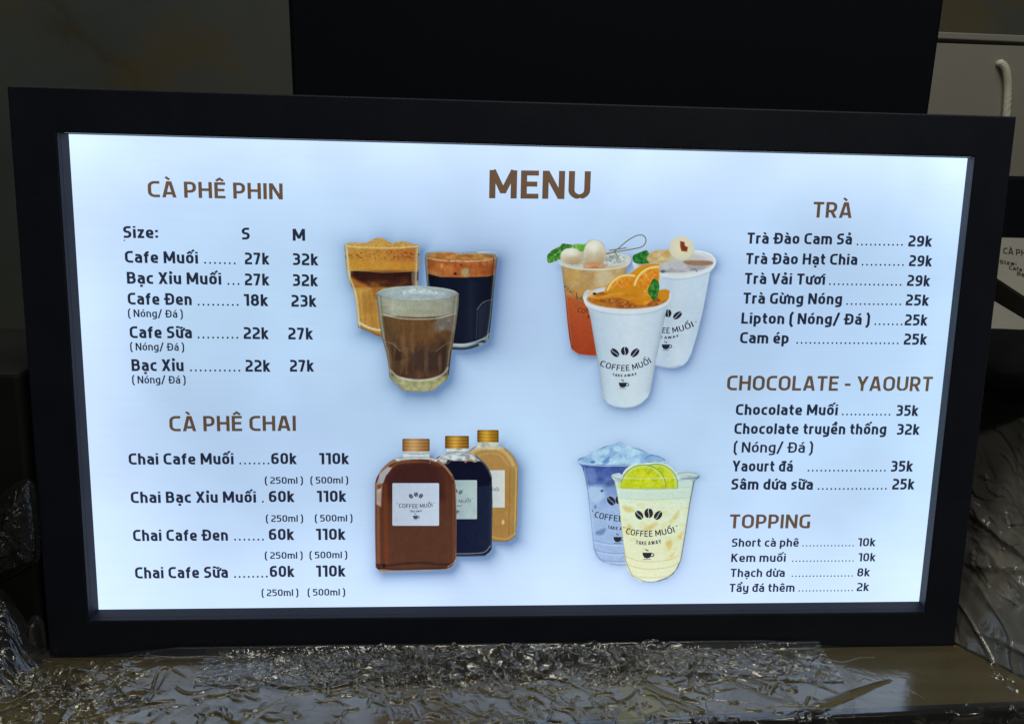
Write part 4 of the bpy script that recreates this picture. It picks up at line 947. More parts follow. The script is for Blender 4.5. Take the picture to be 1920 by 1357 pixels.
def salt_bottle(p):
    n = p.n(90, 260, 101)
    p.base((150, 110, 84))
    p.poly([(330, 288), (550, 288), (550, 335), (620, 350), (600, 380), (300, 380), (260, 350), (330, 332)], p.mix(p.n(40, 14, 103)*2-.5, (176, 186, 200), (206, 214, 222)), 6)
    p.curve([(336, 300), (440, 308), (546, 300)], (120, 112, 110), 6, .7); p.curve([(300, 345), (440, 332), (600, 345)], (128, 116, 110), 5, .6); p.curve([(332, 318), (440, 326), (548, 318)], (222, 226, 230), 7, .7)
    p.blob([(112, 1210), (108, 560), (150, 470), (230, 395), (330, 362), (440, 352), (560, 358), (650, 400), (720, 480), (756, 570), (760, 1170), (690, 1240), (430, 1252), (160, 1250)], p.mix((p.Y-400)/500+.35*(n-.5), (84, 46, 36), (88, 56, 44)), 8, 1, 4)
    p.blob([(190, 560), (230, 470), (330, 400), (440, 380), (540, 390), (620, 440), (660, 560), (640, 700), (240, 700)], (66, 38, 40), 60, .8)
    p.blob([(200, 470), (250, 420), (330, 386), (560, 380), (640, 410), (540, 374), (420, 362), (300, 368), (220, 420)], (138, 82, 52), 16, .8)
    p.line([(186, 560), (190, 900), (196, 1210)], (124, 62, 34), 30, .75, 30); p.line([(126, 740), (130, 1200)], (148, 100, 72), 26, .7, 20); p.line([(160, 560), (166, 1200)], (92, 50, 38), 12, .7, 10)
    p.line([(690, 480), (706, 1200)], (104, 58, 42), 10, .5, 12); p.line([(744, 560), (748, 1180)], (128, 76, 56), 14, .6, 12)
    p.poly([(112, 548), (160, 548), (150, 740), (112, 720)], p.mix(p.n(50, 60, 105)*1.6-.3, (176, 158, 152), (196, 184, 180)), 14, .85); p.poly([(116, 560), (158, 556), (150, 590), (120, 598)], (122, 62, 36), 12, .9)
    p.poly([(140, 470), (205, 412), (242, 420), (190, 490), (168, 548), (118, 546)], (182, 184, 198), 10, .85)
    p.curve([(560, 356), (640, 392), (700, 450), (742, 520)], (150, 120, 108), 6, .7); p.curve([(600, 376), (560, 362), (552, 384)], (206, 190, 170), 6, .6)
    p.curve([(112, 1216), (200, 1222), (340, 1206), (500, 1200), (640, 1214), (720, 1212)], (52, 36, 40), 18, .8, 14); p.curve([(110, 1240), (300, 1256), (500, 1250), (690, 1244)], (40, 36, 48), 14, .8, 8)
    p.curve([(106, 1240), (150, 1272), (300, 1268), (500, 1262), (700, 1252), (766, 1182)], (150, 152, 154), 9, .9, 5); p.ell(175, 1222, 14, 16, (40, 32, 40), 0, 8); p.curve([(700, 1232), (745, 1200), (764, 1170)], (190, 184, 180), 6, .7)
    p.line([(101, 560), (101, 1230)], (124, 116, 116), 5, .7); p.line([(768, 600), (767, 1180)], (98, 84, 86), 5, .7); p.grain(.035, 107, 16, 40)
def dark_bottle(p):
    p.base((30, 36, 60)); p.c[:] = p.mix((p.X-760)/300+.3*(p.n(60, 300, 111)-.5), (28, 32, 58), (34, 42, 64))
    p.poly([(590, 370), (640, 320), (690, 262), (868, 262), (940, 330), (990, 376), (760, 376), (600, 400)], p.mix(p.n(36, 16, 113)*2.2-.6, (140, 142, 150), (202, 210, 218)), 8)
    p.blob([(690, 372), (760, 366), (900, 368), (985, 376), (1030, 440), (1050, 560), (700, 560)], (24, 26, 46), 10)
    p.curve([(600, 372), (650, 348), (720, 362), (690, 390)], (150, 120, 90), 8, .7); p.curve([(690, 300), (780, 292), (868, 302)], (104, 106, 112), 6, .8); p.curve([(690, 270), (780, 280), (866, 270)], (222, 226, 230), 7, .7)
    p.ell(880, 358, 22, 8, (180, 130, 76), 0, 8); p.ell(845, 372, 12, 8, (170, 106, 92), 0, 6); p.ell(920, 370, 18, 7, (170, 140, 110), 0, 6)
    p.curve([(880, 306), (960, 350), (1024, 430), (1056, 500)], (120, 126, 140), 8, .75); p.curve([(930, 330), (990, 385), (1036, 450)], (64, 66, 84), 10, .6)
    p.line([(1060, 520), (1054, 1085)], (86, 94, 112), 7, .7); p.line([(1044, 540), (1038, 1070)], (44, 52, 74), 10, .6, 8)
    p.curve([(760, 1126), (900, 1124), (1000, 1112), (1048, 1060)], (160, 168, 176), 7, .8); p.curve([(760, 1142), (1000, 1138)], (74, 82, 92), 8, .8); p.grain(.05, 117, 16, 40)
def milk_bottle(p):
    p.base((0, 0, 0)); p.c[:] = p.mix((p.Y-300)/700+.4*(p.n(60, 260, 121)-.5), (172, 130, 76), (164, 124, 70))
    p.poly([(880, 300), (940, 240), (946, 210), (1112, 210), (1120, 240), (1170, 262), (1060, 272), (960, 268)], p.mix(p.n(30, 14, 123)*2-.5, (150, 156, 158), (200, 206, 206)), 8)
    p.curve([(900, 300), (960, 268), (1060, 260), (1140, 276), (1200, 330), (1238, 400)], (206, 182, 130), 28, .75, 20); p.curve([(940, 330), (1000, 310), (1080, 306), (1140, 330), (1190, 400)], (188, 158, 104), 12, .7, 10)
    p.line([(1210, 420), (1200, 980)], (136, 98, 48), 8, .6, 10); p.line([(1236, 420), (1232, 960)], (150, 128, 72), 16, .7, 14); p.line([(1262, 420), (1250, 970)], (196, 168, 108), 12, .8, 10)
    p.curve([(1160, 254), (1216, 302), (1256, 358), (1276, 412)], (120, 118, 96), 6, .8); p.line([(1275, 420), (1254, 984)], (112, 104, 74), 6, .8)
    p.ell(1152, 868, 11, 18, (216, 186, 132), 0, 10); p.curve([(1065, 990), (1180, 1004), (1250, 960)], (196, 166, 112), 12, .7, 10); p.curve([(1065, 1022), (1184, 1026), (1252, 984)], (100, 96, 74), 10, .8); p.grain(.04, 127, 16, 40)
b3 = drink('printed_bottle', 'milk_bottle', milk_bottle, .00028, 'printed tan bottle of milk coffee, hindmost of the three bottles')
b2_ = drink('printed_bottle', 'dark_bottle', dark_bottle, .00040, 'printed bottle of black coffee between the other two bottles')
b1 = drink('printed_bottle', 'salt_bottle', salt_bottle, .00054, 'printed large brown bottle, foremost of the three bottles')
def rr(x0, y0, x1, y1, r=10, dx0=0, dy=0):
    c = []
    for cx, cy, a0 in ((x1-r, y0+r, -90), (x1-r, y1-r, 0), (x0+r, y1-r, 90), (x0+r, y0+r, 180)):
        c += [(cx+r*math.cos(math.radians(a0+k*22.5)), cy+r*math.sin(math.radians(a0+k*22.5))) for k in range(5)]
    return np.array(c)
painted('cap', 'bottle', rr(940, 112, 1116, 214, 9), cap_paint(131, (150, 104, 30), (212, 162, 60), (118, 78, 24), 940, 1116, 112, 214), b3, .00031)
painted('cap', 'bottle', rr(676, 160, 872, 264, 9), cap_paint(133, (140, 92, 34), (220, 168, 70), (104, 66, 26), 676, 872, 160, 264), b2_, .00043)
painted('cap', 'bottle', rr(326, 183, 550, 288, 10), cap_paint(135, (158, 108, 60), (214, 168, 112), (128, 82, 44), 326, 550, 183, 288), b1, .00057)
lb3 = painted('paper_label', 'bottle', rr(1040, 442, 1166, 748, 7), label_paint((184, 190, 196), (204, 206, 204), 1050, 1166, 141), b3, .00031)
lb2 = painted('paper_label', 'bottle', rr(700, 523, 938, 842, 8), label_paint((150, 170, 180), (172, 188, 192), 760, 938, 143), b2_, .00043)
lb1 = painted('paper_label', 'bottle', rr(244, 547, 627, 896, 9), label_paint((172, 184, 208), (184, 196, 222), 244, 627, 145), b1, .00057)
cup_logo('bottle', b3, .00034, [], ((1056, 606), (1100, 614), (1138, 604)), 26, None, None, M_LOGO_SOFT, ('UỐI "', ''))
cup_logo('bottle', b2_, .00046, [(764, 612, 15, 18, 0), (803, 622, 14, 21, 40)], ((752, 704), (830, 710), (912, 692)), 28, ((752, 738), (790, 740), (820, 736), 12), (766, 782, 22), M_LOGO_SOFT, ('E MUỐI "', 'AWAY'))
cup_logo('bottle', b1, .00060, [(396, 654, 15, 22, -40), (438, 640, 17, 19, 0), (478, 652, 15, 22, 40)], ((274, 744), (436, 752), (596, 738)), 34, ((384, 782), (436, 786), (490, 780), 16), (434, 826, 22), print_mat('grey_logo_ink', (66, 66, 84)), ('" COFFEE MUỐI "', 'TAKE AWAY'))

# --- cold cups
def blue_cup(p):
    n = p.n(53, 62, 154)
    p.base((0, 0, 0)); p.c[:] = p.mix((p.Y-430)/220+.6*(n-.5), (105, 130, 193), (151, 176, 221))
    p.poly([(150, 310), (820, 300), (800, 470), (180, 470)], p.mix(p.n(69, 39, 153)*2-.6, (67, 86, 161), (97, 120, 185)), 14)
    p.blob([(170, 350), (230, 340), (260, 430), (200, 460)], (115, 138, 199), 20, .7)
    p.curve([(160, 470), (300, 488), (500, 480)], (91, 114, 173), 10, .7, 8); p.blob([(190, 500), (300, 490), (320, 580), (220, 620)], (165, 194, 229), 30, .8); p.ell(300, 524, 12, 10, (63, 82, 123)); p.ell(246, 655, 10, 14, (99, 124, 179), 0, 10); p.blob([(250, 860), (330, 830), (310, 880), (262, 884)], (101, 124, 175), 14, .8)
    p.blob([(330, 460), (400, 424), (440, 440), (400, 470), (350, 486)], (73, 94, 143), 10, .8)
    for y, c in ((945, (117, 140, 193)), (960, (189, 208, 239)), (1022, (111, 134, 189)), (1036, (181, 200, 235)), (1088, (117, 138, 189)), (1104, (189, 208, 235))): p.curve([(210, y-22), (330, y+6), (460, y+14), (640, y)], c, 7, .65, 6)
    p.blob([(104, 285), (175, 238), (215, 208), (250, 190), (385, 145), (450, 122), (545, 165), (690, 220), (822, 270), (820, 300), (500, 312), (200, 306)], p.mix(p.n(53, 35, 155)*2.4-.75, (135, 174, 219), (183, 218, 243)), 5)
    for x, y in ((250, 240), (330, 200), (430, 180), (520, 200), (600, 240), (300, 270), (420, 260), (540, 270)): p.blob([(x-36, y+10), (x-10, y-24), (x+30, y-8), (x+20, y+24)], (189, 222, 245) if (x//10) % 2 else (153, 190, 229), 14, .5)
    p.curve([(215, 215), (300, 180), (385, 150), (450, 128), (560, 172), (680, 215)], (143, 180, 217), 6, .5); p.blob([(300, 288), (350, 246), (362, 250), (350, 296)], (93, 126, 193), 8, .8); p.ell(225, 288, 18, 10, (85, 114, 179), 0, 8); p.ell(730, 262, 84, 28, (125, 164, 213), 6, 8, .7); p.curve([(655, 262), (700, 232), (780, 244), (818, 276)], (79, 114, 169), 7, .8); p.curve([(660, 280), (740, 296), (816, 290)], (85, 118, 173), 6, .7)
    p.curve([(104, 282), (150, 304), (300, 318), (500, 318), (700, 306), (822, 284)], (183, 208, 237), 9, .9, 5); p.curve([(130, 318), (300, 334), (480, 332)], (55, 74, 143), 9, .6, 8)
    p.line([(140, 330), (182, 520), (218, 860), (234, 1000)], (105, 128, 181), 7, .8); p.curve([(234, 1000), (300, 1098), (440, 1132), (560, 1124)], (105, 128, 179), 8, .8); p.line([(152, 330), (196, 520), (230, 860)], (179, 200, 233), 8, .5, 8); p.ell(142, 342, 10, 22, (63, 86, 133), -12, 8); p.grain(.05, 157)
c1_ = drink('printed_cup', 'blue_cup', blue_cup, .00030, 'printed blue yogurt cup heaped with crushed ice')
cup_logo('cold', c1_, .00034, [(376, 606, 30, 42, -38), (440, 598, 30, 36, 0)], ((206, 728), (330, 762), (470, 776)), 50, ((344, 830), (400, 842), (470, 846), 26), (428, 920, 34), M_LOGO, ('" COFFEE', 'TAKE A'))
def lime_cup(p):
    p.base((0, 0, 0)); p.c[:] = p.mix((p.Y-500)/520+.35*(p.n(90, 90, 161)-.5), (208, 224, 204), (212, 218, 186))
    p.over(p.band(430, 600, 40)*.8, (190, 212, 204)); p.poly([(376, 385), (1104, 385), (1060, 450), (410, 450)], p.mix(p.n(90, 20, 163)*1.8-.4, (150, 174, 190), (196, 214, 224)), 8)
    bl = np.clip((p.n(70, 40, 165)-.54)*9, 0, 1)*p.band(600, 1080, 60); p.over(bl*.4, (210, 200, 130))
    for pts in ([(470, 650), (540, 660), (570, 690), (500, 696)], [(640, 830), (750, 780), (720, 830), (660, 850)], [(860, 770), (930, 680), (920, 740), (870, 780)], [(820, 960), (860, 920), (880, 960), (850, 1000)], [(500, 840), (520, 790), (550, 830), (530, 870)], [(850, 1060), (890, 1030), (880, 1070)], [(920, 900), (960, 860), (950, 920)]): p.blob(pts, (206, 180, 96), 26, .65)
    for y, c in ((505, (162, 184, 176)), (520, (220, 230, 214)), (590, (176, 190, 160)), (604, (226, 230, 200))): p.curve([(420, y-14), (600, y+4), (760, y+6), (1030, y-14)], c, 7, .6, 6)
    for y, c in ((1092, (178, 172, 124)), (1106, (226, 222, 180)), (1152, (172, 166, 122)), (1168, (224, 220, 180)), (1222, (168, 170, 140))): p.curve([(490, y-34), (600, y+4), (720, y+12), (860, y-6), (930, y-40)], c, 7, .6, 6)
    p.curve([(560, 1236), (690, 1262), (820, 1236)], (214, 220, 214), 16, .8, 10)
    p.line([(1098, 408), (1054, 450), (1020, 640), (985, 880), (948, 1095), (905, 1180), (850, 1232), (760, 1264)], (74, 92, 112), 13, .85, 8); p.line([(1030, 480), (1000, 640), (965, 880), (935, 1060)], (196, 206, 190), 12, .6, 12)
    p.line([(402, 440), (438, 640), (474, 960), (498, 1110), (550, 1222), (640, 1262)], (122, 138, 128), 8, .75, 6); p.line([(418, 450), (454, 640), (490, 960)], (222, 230, 208), 9, .5, 8)
    p.curve([(640, 1264), (700, 1272), (780, 1262)], (92, 106, 116), 8, .8)
    def lime(cx, cy, r, seed):
        d = np.hypot(p.X-cx, (p.Y-cy)*1.05); a = np.arctan2(p.Y-cy, p.X-cx); up = p.soft(p.Y-500, 20)
        p.over(p.soft(d-r, 5)*up, (112, 140, 62)); p.over(p.soft(d-r*.965, 5)*up, (196, 212, 104)); p.over(p.soft(d-r*.86, 8)*up, p.mix(p.n(22, 22, seed)*2.4-.7, (176, 196, 30), (212, 214, 44)))
        p.over(p.soft(d-r*.86, 5)*up*(np.abs(np.sin(a*4)) < .07)*.45, (214, 222, 120))
    lime(745, 470, 178, 171); lime(640, 484, 186, 173)
    p.poly([(440, 452), (830, 452), (815, 500), (440, 500)], p.mix(p.n(40, 20, 175)*2.4-.7, (202, 214, 60), (186, 196, 20)), 20, .75); p.curve([(384, 398), (460, 414), (640, 424), (860, 416), (1000, 408)], (206, 220, 214), 8, .7, 6)
    p.curve([(920, 380), (1000, 372), (1080, 380), (1102, 398), (1050, 420), (950, 424)], (92, 116, 142), 8, .75, 6); p.curve([(920, 400), (1000, 394), (1070, 400)], (206, 220, 230), 9, .7, 6); p.curve([(376, 398), (400, 382), (450, 376)], (112, 140, 168), 7, .8); p.curve([(376, 404), (430, 424), (450, 426)], (120, 144, 164), 7, .7)
    p.grain(.045, 177)
c2_ = drink('printed_cup', 'lime_cup', lime_cup, .00046, 'printed cream yellow cup with lime slices, in front of the blue one')
cup_logo('cold', c2_, .00050, [(605, 722, 29, 42, -38), (683, 706, 36, 41, 3), (760, 724, 29, 42, 40)], ((462, 863), (690, 899), (934, 850)), 50, ((576, 958), (680, 966), (788, 950), 30), (670, 1050, 38), M_LOGO, ('" COFFEE MUỐI "', 'TAKE AWAY'))

# ------------------------------------------------------------------ behind the board: black panel, paper bag, spare board, sheet, bag, parcel
def quad_box(name, px, y, depth, mat, parent=None, bev=.002):
    f = [onY(a_, b_, y) for a_, b_ in px]; return prism(name, f, [p+Vector((0, depth, 0)) for p in f], mat, parent, bev)
tl, tr, bl_, br_ = onY(537, -60, .13), onY(1780, -60, .13), onY(548, 178, .13), onY(1742, 213, .13)
def down(a_, b_): return a_+(b_-a_)*((0-a_.z)/(b_.z-a_.z))
def up_(a_, b_, zz): return a_+(b_-a_)*((zz-a_.z)/(b_.z-a_.z))
pan = [up_(tl, bl_, .62), up_(tr, br_, .62), down(tr, br_), down(tl, bl_)]
panel = prism('black_board', pan, [p+Vector((0, .03, 0)) for p in pan], M_BLACK, None, .003)
tag(panel, 'tall plain black panel standing upright close behind the lit board', 'panel')

PB = .62
bag = tag(empty('paper_bag', onY(1830, 330, PB)), 'white paper carrier bag with a white cord handle behind the black panel', 'bag')
bo = bag.location.copy()
def rel(L, o): return [Vector(v)-o for v in L]
f = [onY(1700, 79, PB), onY(2060, 92, PB)]; x0, x1 = f[0].x, f[1].x; zt0, zt1 = f[0].z, f[1].z; zb = onY(1860, 360, PB).z
back0, back1 = Vector((0, 0, zt0-.003)), Vector((0, 0, zt1-.003))
prism('front_face', rel([(x0, PB, zt0), (x1, PB, zt1), (x1, PB, 0), (x0, PB, 0)], bo), rel([(x0, PB+.0015, zt0), (x1, PB+.0015, zt1), (x1, PB+.0015, 0), (x0, PB+.0015, 0)], bo), M_BAGP, bag)
prism('back_face', rel([(x0, PB+.07, back0.z), (x1, PB+.07, back1.z), (x1, PB+.07, 0), (x0, PB+.07, 0)], bo), rel([(x0, PB+.0715, back0.z), (x1, PB+.0715, back1.z), (x1, PB+.0715, 0), (x0, PB+.0715, 0)], bo), M_BAGP, bag)
for xs in (x0, x1-.0015):
    prism('gusset', rel([(xs, PB+.002, zt0-.002), (xs, PB+.0695, back0.z-.004), (xs, PB+.0695, 0), (xs, PB+.002, 0)], bo), rel([(xs+.0015, PB+.002, zt0-.002), (xs+.0015, PB+.0695, back0.z-.004), (xs+.0015, PB+.0695, 0), (xs+.0015, PB+.002, 0)], bo), M_BAGP, bag)
sa, sb_ = onY(1690, 57, PB+.045), onY(2120, 75, PB+.045)
sc0, sd0 = onY(1690, 70, PB+.045), onY(2120, 89, PB+.045)
shf = prism('wall_shelf', [sa, sb_, sd0, sc0], [Vector((p.x, WY-.001, p.z)) for p in (sa, sb_, sd0, sc0)], M_BAGP, None, .0015)
tag(shf, 'thin pale shelf on the marble wall just above the paper bag', 'shelf')
hole = onY(1874, 118, PB-.0008)
disc = [hole-bo+Vector((math.cos(t_)*.0042, 0, math.sin(t_)*.005)) for t_ in np.arange(16)*math.pi/8]
prism('eyelet', disc, [v+Vector((0, .0006, 0)) for v in disc], M_EYE, bag)
rp = [hole+Vector((0, .004, -.001))]+[onY(a_, b_, PB-d_) for a_, b_, d_ in ((1876, 119, .004), (1881, 122, .006), (1886, 130, .007), (1889, 145, .007), (1890, 165, .006), (1889, 190, .006), (1887, 220, .006), (1886, 260, .006), (1889, 300, .006))]
rp = [Vector(v) for v in spline([tuple(v) for v in rp], 8, False)]
tube('cord_handle', [v-bo for v in rp], .0040, M_ROPE, bag, 14, 620, .28, 3)

# wrapped parcel at the right: base line read off the counter
pa = onZ(1790, 1197); pb = onZ(1920, 1262)
pd = (pb-pa).normalized(); pn = Vector((-pd.y, pd.x, 0))
if pn.y < 0: pn = -pn
pA = pa-pd*.012; LB = .085; EXT = .16; pB_ = pb+pd*.30
def ptop(px, py):  # height where the parcel's upright front is met
    return hit(px, py, pa+pn*LB, pn).z
HP = max(.08, ptop(1850, 742))
parcel = tag(empty('wrapped_parcel', pa), 'grey flat parcel wrapped in clear plastic beside the right edge of the menu board', 'parcel')
po = parcel.location.copy(); DEP = .34
tb = [pA+pn*.012, pB_+pn*.012, pB_+pn*DEP, pA+pn*DEP]
tb2 = [p+pn*(LB if k < 2 else 0)-(pd*EXT if k in (0, 3) else pd*0)+Vector((0, 0, HP)) for k, p in enumerate(tb)]
prism('parcel_body', rel([p+Vector((0, 0, .001)) for p in tb], po), rel(tb2, po), M_GREY, parcel, .012)
M_FILMW = film_mat('parcel_film', (.98, .98, .95), 1.0, .20, .17, 60, .06, 1.7, (.86, .85, .78))
def ridges(X, Y, seed, fr, sharp=7, warp=.6):
    wx = fbm(X*fr*.45+11, Y*fr*.45, seed+1, 3)-.5; wy = fbm(X*fr*.45, Y*fr*.45+7, seed+2, 3)-.5
    n = fbm(X*fr+wx*warp*6, Y*fr+wy*warp*6, seed, 3)
    return np.clip(1-np.abs(n-.5)*2.6, 0, 1)**sharp
def tri(v): return np.abs((v % 1)-.5)*2
def folds(X, Y, seed, n=26, fmin=25, fmax=110, amp=.055, aniso=None):
    """sharp creases: triangle waves in random directions, each inside a soft patch"""
    rg = random.Random(seed); z = np.zeros_like(X)
    for k in range(n):
        a_ = rg.uniform(0, math.pi) if aniso is None else rg.gauss(aniso, .45); fq = rg.uniform(fmin, fmax)
        wv = fbm(X*9, Y*9, seed+k, 2)*.5
        patch = np.clip(fbm(X*7+k*3.1, Y*7-k*1.7, seed+50+k, 2)*3.2-1.5, 0, 1)
        z += patch*tri((X*math.cos(a_)+Y*math.sin(a_))*fq+wv+rg.random())/fq
    return z*amp
def cells(X, Y, seed, size, tilt, warp=.35, stretch=1.0, lean=0.0):
    """crumple: flat facets, each tilted its own way"""
    x = X/size+warp*(fbm(X/size*.7, Y/size*.7, seed+1, 2)-.5)*4; y = Y/size*stretch+warp*(fbm(X/size*.7+9, Y/size*.7, seed+2, 2)-.5)*4
    xi, yi = np.floor(x), np.floor(y); best = np.full(X.shape, 1e9); h = np.zeros_like(X)
    rnd = lambda a_, b_, k: vnoise(a_, b_, seed*7+k)          # at whole numbers: one random value per cell
    for dx in (-1, 0, 1):
        for dy in (-1, 0, 1):
            cx, cy = xi+dx, yi+dy
            px, py = cx+.1+.8*rnd(cx, cy, 1), cy+.1+.8*rnd(cx, cy, 2)
            d = (x-px)**2+(y-py)**2; m_ = d < best; best = np.where(m_, d, best)
            gx_, gy_ = (rnd(cx, cy, 3)+rnd(cx, cy, 4)-1)*tilt*1.6, (rnd(cx, cy, 5)+rnd(cx, cy, 6)-1)*tilt*1.6+lean
            h = np.where(m_, ((x-px)*gx_+(y-py)*gy_/stretch)*size, h)
    return h
def crease(X, Y, segs):
    """long straight or bowed folds: steep on one side, a gentle facet on the other"""
    z = np.zeros_like(X)
    for x0, y0, x1, y1, hh, ws, wg, bow in segs:
        L = math.hypot(x1-x0, y1-y0); ux, uy = (x1-x0)/L, (y1-y0)/L
        u = (X-x0)*ux+(Y-y0)*uy; v = -(X-x0)*uy+(Y-y0)*ux-bow*np.sin(np.clip(u/L, 0, 1)*math.pi)
        t = np.clip(u/L, 0, 1); end = np.clip(np.minimum(u, L-u)/(.18*L)+.0, 0, 1)
        wgt = wg*(.25+.75*t)
        z = np.maximum(z, hh*end*np.clip(np.where(v < 0, 1+v/ws, 1-v/wgt), 0, 1))
    return z
nu, nv = 420, 420
Uu, Vv = np.meshgrid(np.linspace(0, 1, nu), np.linspace(0, 1, nv))
Lp = (pB_-pA).length
S_ = Uu*Lp; Tt = Vv*(HP+.16)
fold_z = folds(S_, Tt, 7, 18, 10, 34, .014, 2.4)+.3*cells(S_, Tt, 15, .060, .10, .4, 1.3)*np.clip((fbm(S_*8, Tt*8, 91, 2)-.35)*5, 0, 1)+.5*cells(S_, Tt, 19, .014, .45, .5, 1.6)*np.clip((fbm(S_*14, Tt*14, 93, 2)-.58)*8, 0, 1)+.0022*ridges(S_, Tt, 21, 14, 9)+.003*fbm(S_*5, Tt*5, 5, 2)+.0010*ridges(S_, Tt, 77, 50, 9)*np.clip((fbm(S_*20, Tt*20, 79, 2)-.5)*6, 0, 1)
outs = [(.02, .10, .20, .02, .004, .004, .02, .004), (.10, .13, .30, .06, .004, .003, .025, -.004), (.04, .05, .16, .075, .0035, .003, .015, .003), (.12, .03, .24, .05, .003, .003, .016, .003), (.05, .015, .20, .012, .003, .003, .008, 0), (.16, .11, .22, .09, .003, .003, .012, 0)]
fold_z = fold_z+crease(S_, Tt, outs)
outw = .004+np.clip(fold_z, 0, .03)
front = Vv*(HP+.16) < HP
rise = np.minimum(Tt, HP+.004); backd = np.clip(Tt-HP, 0, None)+LB*rise/HP
Se = S_-EXT*np.clip(rise/HP, 0, 1)*(1-Uu)
PX = pA.x+pd.x*Se+pn.x*(backd-np.where(front, outw, .008*np.exp(-backd/.03)))-po.x
PY = pA.y+pd.y*Se+pn.y*(backd-np.where(front, outw, .008*np.exp(-backd/.03)))-po.y
PZ = rise+np.where(front, 0, outw*.8)+.002
grid_mesh('plastic_wrap', np.stack([PX, PY, PZ], -1), M_FILMW, parcel, True)

# black cloth bag on the parcel
cb = onY(1938, 680, (pa+pn*(LB+.075)).y)
def lump(name, cen, rx, ry, rz, mat, seed, amp=.12, flat=None):
    nu_, nv_ = 96, 56
    th, ph = np.meshgrid(np.linspace(0, 2*math.pi, nu_), np.linspace(-math.pi/2, math.pi/2, nv_))
    x_, y_, z_ = np.cos(ph)*np.cos(th), np.cos(ph)*np.sin(th), np.sin(ph)
    r_ = 1+amp*(fbm(x_*1.7+z_+5, y_*1.7+z_*1.3+5, seed, 4)-.5)*2
    P = np.stack([np.sign(x_)*np.abs(x_)**.8*rx*r_, np.sign(y_)*np.abs(y_)**.8*ry*r_, np.sign(z_)*np.abs(z_)**.8*rz*r_], -1)
    if flat is not None: P[..., 2] = np.maximum(P[..., 2], flat)
    o, _ = grid_mesh(name, P, mat, None, True); o.location = cen; return o
top_cb = onY(1905, 628, cb.y).z
rz_ = max(.02, (top_cb-HP-.010)/2)
cl = lump('black_pouch', (cb.x, cb.y, HP+.010+rz_), .085, .058, rz_*1.06, M_CLOTH, 5, .10, -rz_)
tag(cl, 'black cloth pouch lying on the wrapped parcel', 'pouch')

# spare unlit menu print leaning behind the pouch
tilt = math.radians(36)
sp0 = onY(1872, 527, .30); sn = Vector((-.25, -math.sin(tilt), math.cos(tilt))).normalized()
def onS(px, py, dd=0): return hit(px, py, sp0+sn*dd, sn)
spare = tag(empty('spare_menu_board', sp0), 'unlit dark box with the same menu sheet on its face, tilted behind the right frame', 'menu board'); so = spare.location.copy()
face = [onS(1800, 440), onS(2060, 447), onS(2060, 652), onS(1800, 478)]
thick = -sn*.030
prism('casing', rel([p-sn*.001 for p in face], so), rel([p+thick for p in face], so), M_DARKBOX, spare, .0015)
inner = [onS(1806, 444, .0012), onS(2052, 450, .0012), onS(2050, 640, .0012), onS(1806, 480, .0012)]
prism('menu_print', rel(inner, so), rel([p-sn*.0012 for p in inner], so), M_SHEET, spare)
def paper_text(name, s, p0, p1, cap, parent, w=.15):
    a_ = onS(*p0, .0016); b_ = onS(*p1, .0016); upv = onS(p0[0]+cap*.05, p0[1]-cap, .0016)-a_; st, W = layout(s, w); V = []; Fc = []
    for k, sk in enumerate(st):
        for pl in sk:
            i0 = len(V)
            for q_ in pl: V.append(a_+(b_-a_)*(q_[0]/W)+upv*q_[1]+sn*(2e-6*k)-so)
            Fc.append(list(range(i0, len(V))))
    return mesh(name, V, Fc, M_TEXTP, parent)
paper_text('heading', 'CÀ PHÊ PHIN', (1881, 475), (1972, 486), 11, spare)
paper_text('item_line', 'Size:', (1874, 494), (1906, 498), 7, spare, .16)
paper_text('item_line', 'Cafe Muối', (1892, 505), (1946, 514), 7, spare, .16)
paper_text('item_line', 'Bạc Xỉu Muối', (1907, 516), (1980, 528), 7, spare, .16)

# loose white sheet below it, above the pouch
sh0 = onY(1866, 575, .24); hn = Vector((-.15, -.70, .70)).normalized()
def onH(px, py): return hit(px, py, sh0, hn)
sq = [onH(1790, 520), onH(1990, 640), onH(2000, 700), onH(1790, 640)]
ls = prism('paper_sheet', sq, [p-hn*.002 for p in sq], M_SHEET, None)
tag(ls, 'loose white sheet between the tilted dark box and the black pouch', 'paper sheet')

# dark thing behind, between bag and spare board
db = [onY(1700, 325, .44), onY(2080, 335, .44)]
dbx = prism('dark_box', [Vector((db[0].x, .44, db[0].z)), Vector((db[1].x, .44, db[1].z)), Vector((db[1].x, .44, 0)), Vector((db[0].x, .44, 0))],
            [Vector((db[0].x, .57, db[0].z)), Vector((db[1].x, .57, db[1].z)), Vector((db[1].x, .57, 0)), Vector((db[0].x, .57, 0))], M_BLACK, None, .004)
tag(dbx, 'plain dark box in front of the white paper bag, mostly hidden', 'box')

# ------------------------------------------------------------------ clear plastic film on the counter and at the left
M_FILM = film_mat('clear_film', (.985, .985, .975), 1.25, .03, .16, 140, .012, 1.72)
def squig(X, Y, seed, fr, sharp=8, pf=26, thr=.5):
    """short curled wrinkles: thin contour lines of a warped noise, broken up by patches"""
    return ridges(X, Y, seed, fr, sharp, 1.0)*np.clip((fbm(X*pf, Y*pf*1.3, seed+400, 2)-thr)*7, 0, 1)
def random_creases(seed, n, xr, yr, lr, hr, angs):
    rg = random.Random(seed); o = []
    for _ in range(n):
        x, y, l_ = rg.uniform(*xr), rg.uniform(*yr), rg.uniform(*lr); a_ = rg.gauss(*rg.choice(angs))
        o.append((x, y, x+l_*math.cos(a_), y+l_*math.sin(a_), rg.uniform(*hr), rg.uniform(.0025, .0055), rg.uniform(.003, .011)*(1 if rg.random() < .5 else .5), rg.gauss(0, .006)))
    return o
nx, ny = 2200, 460
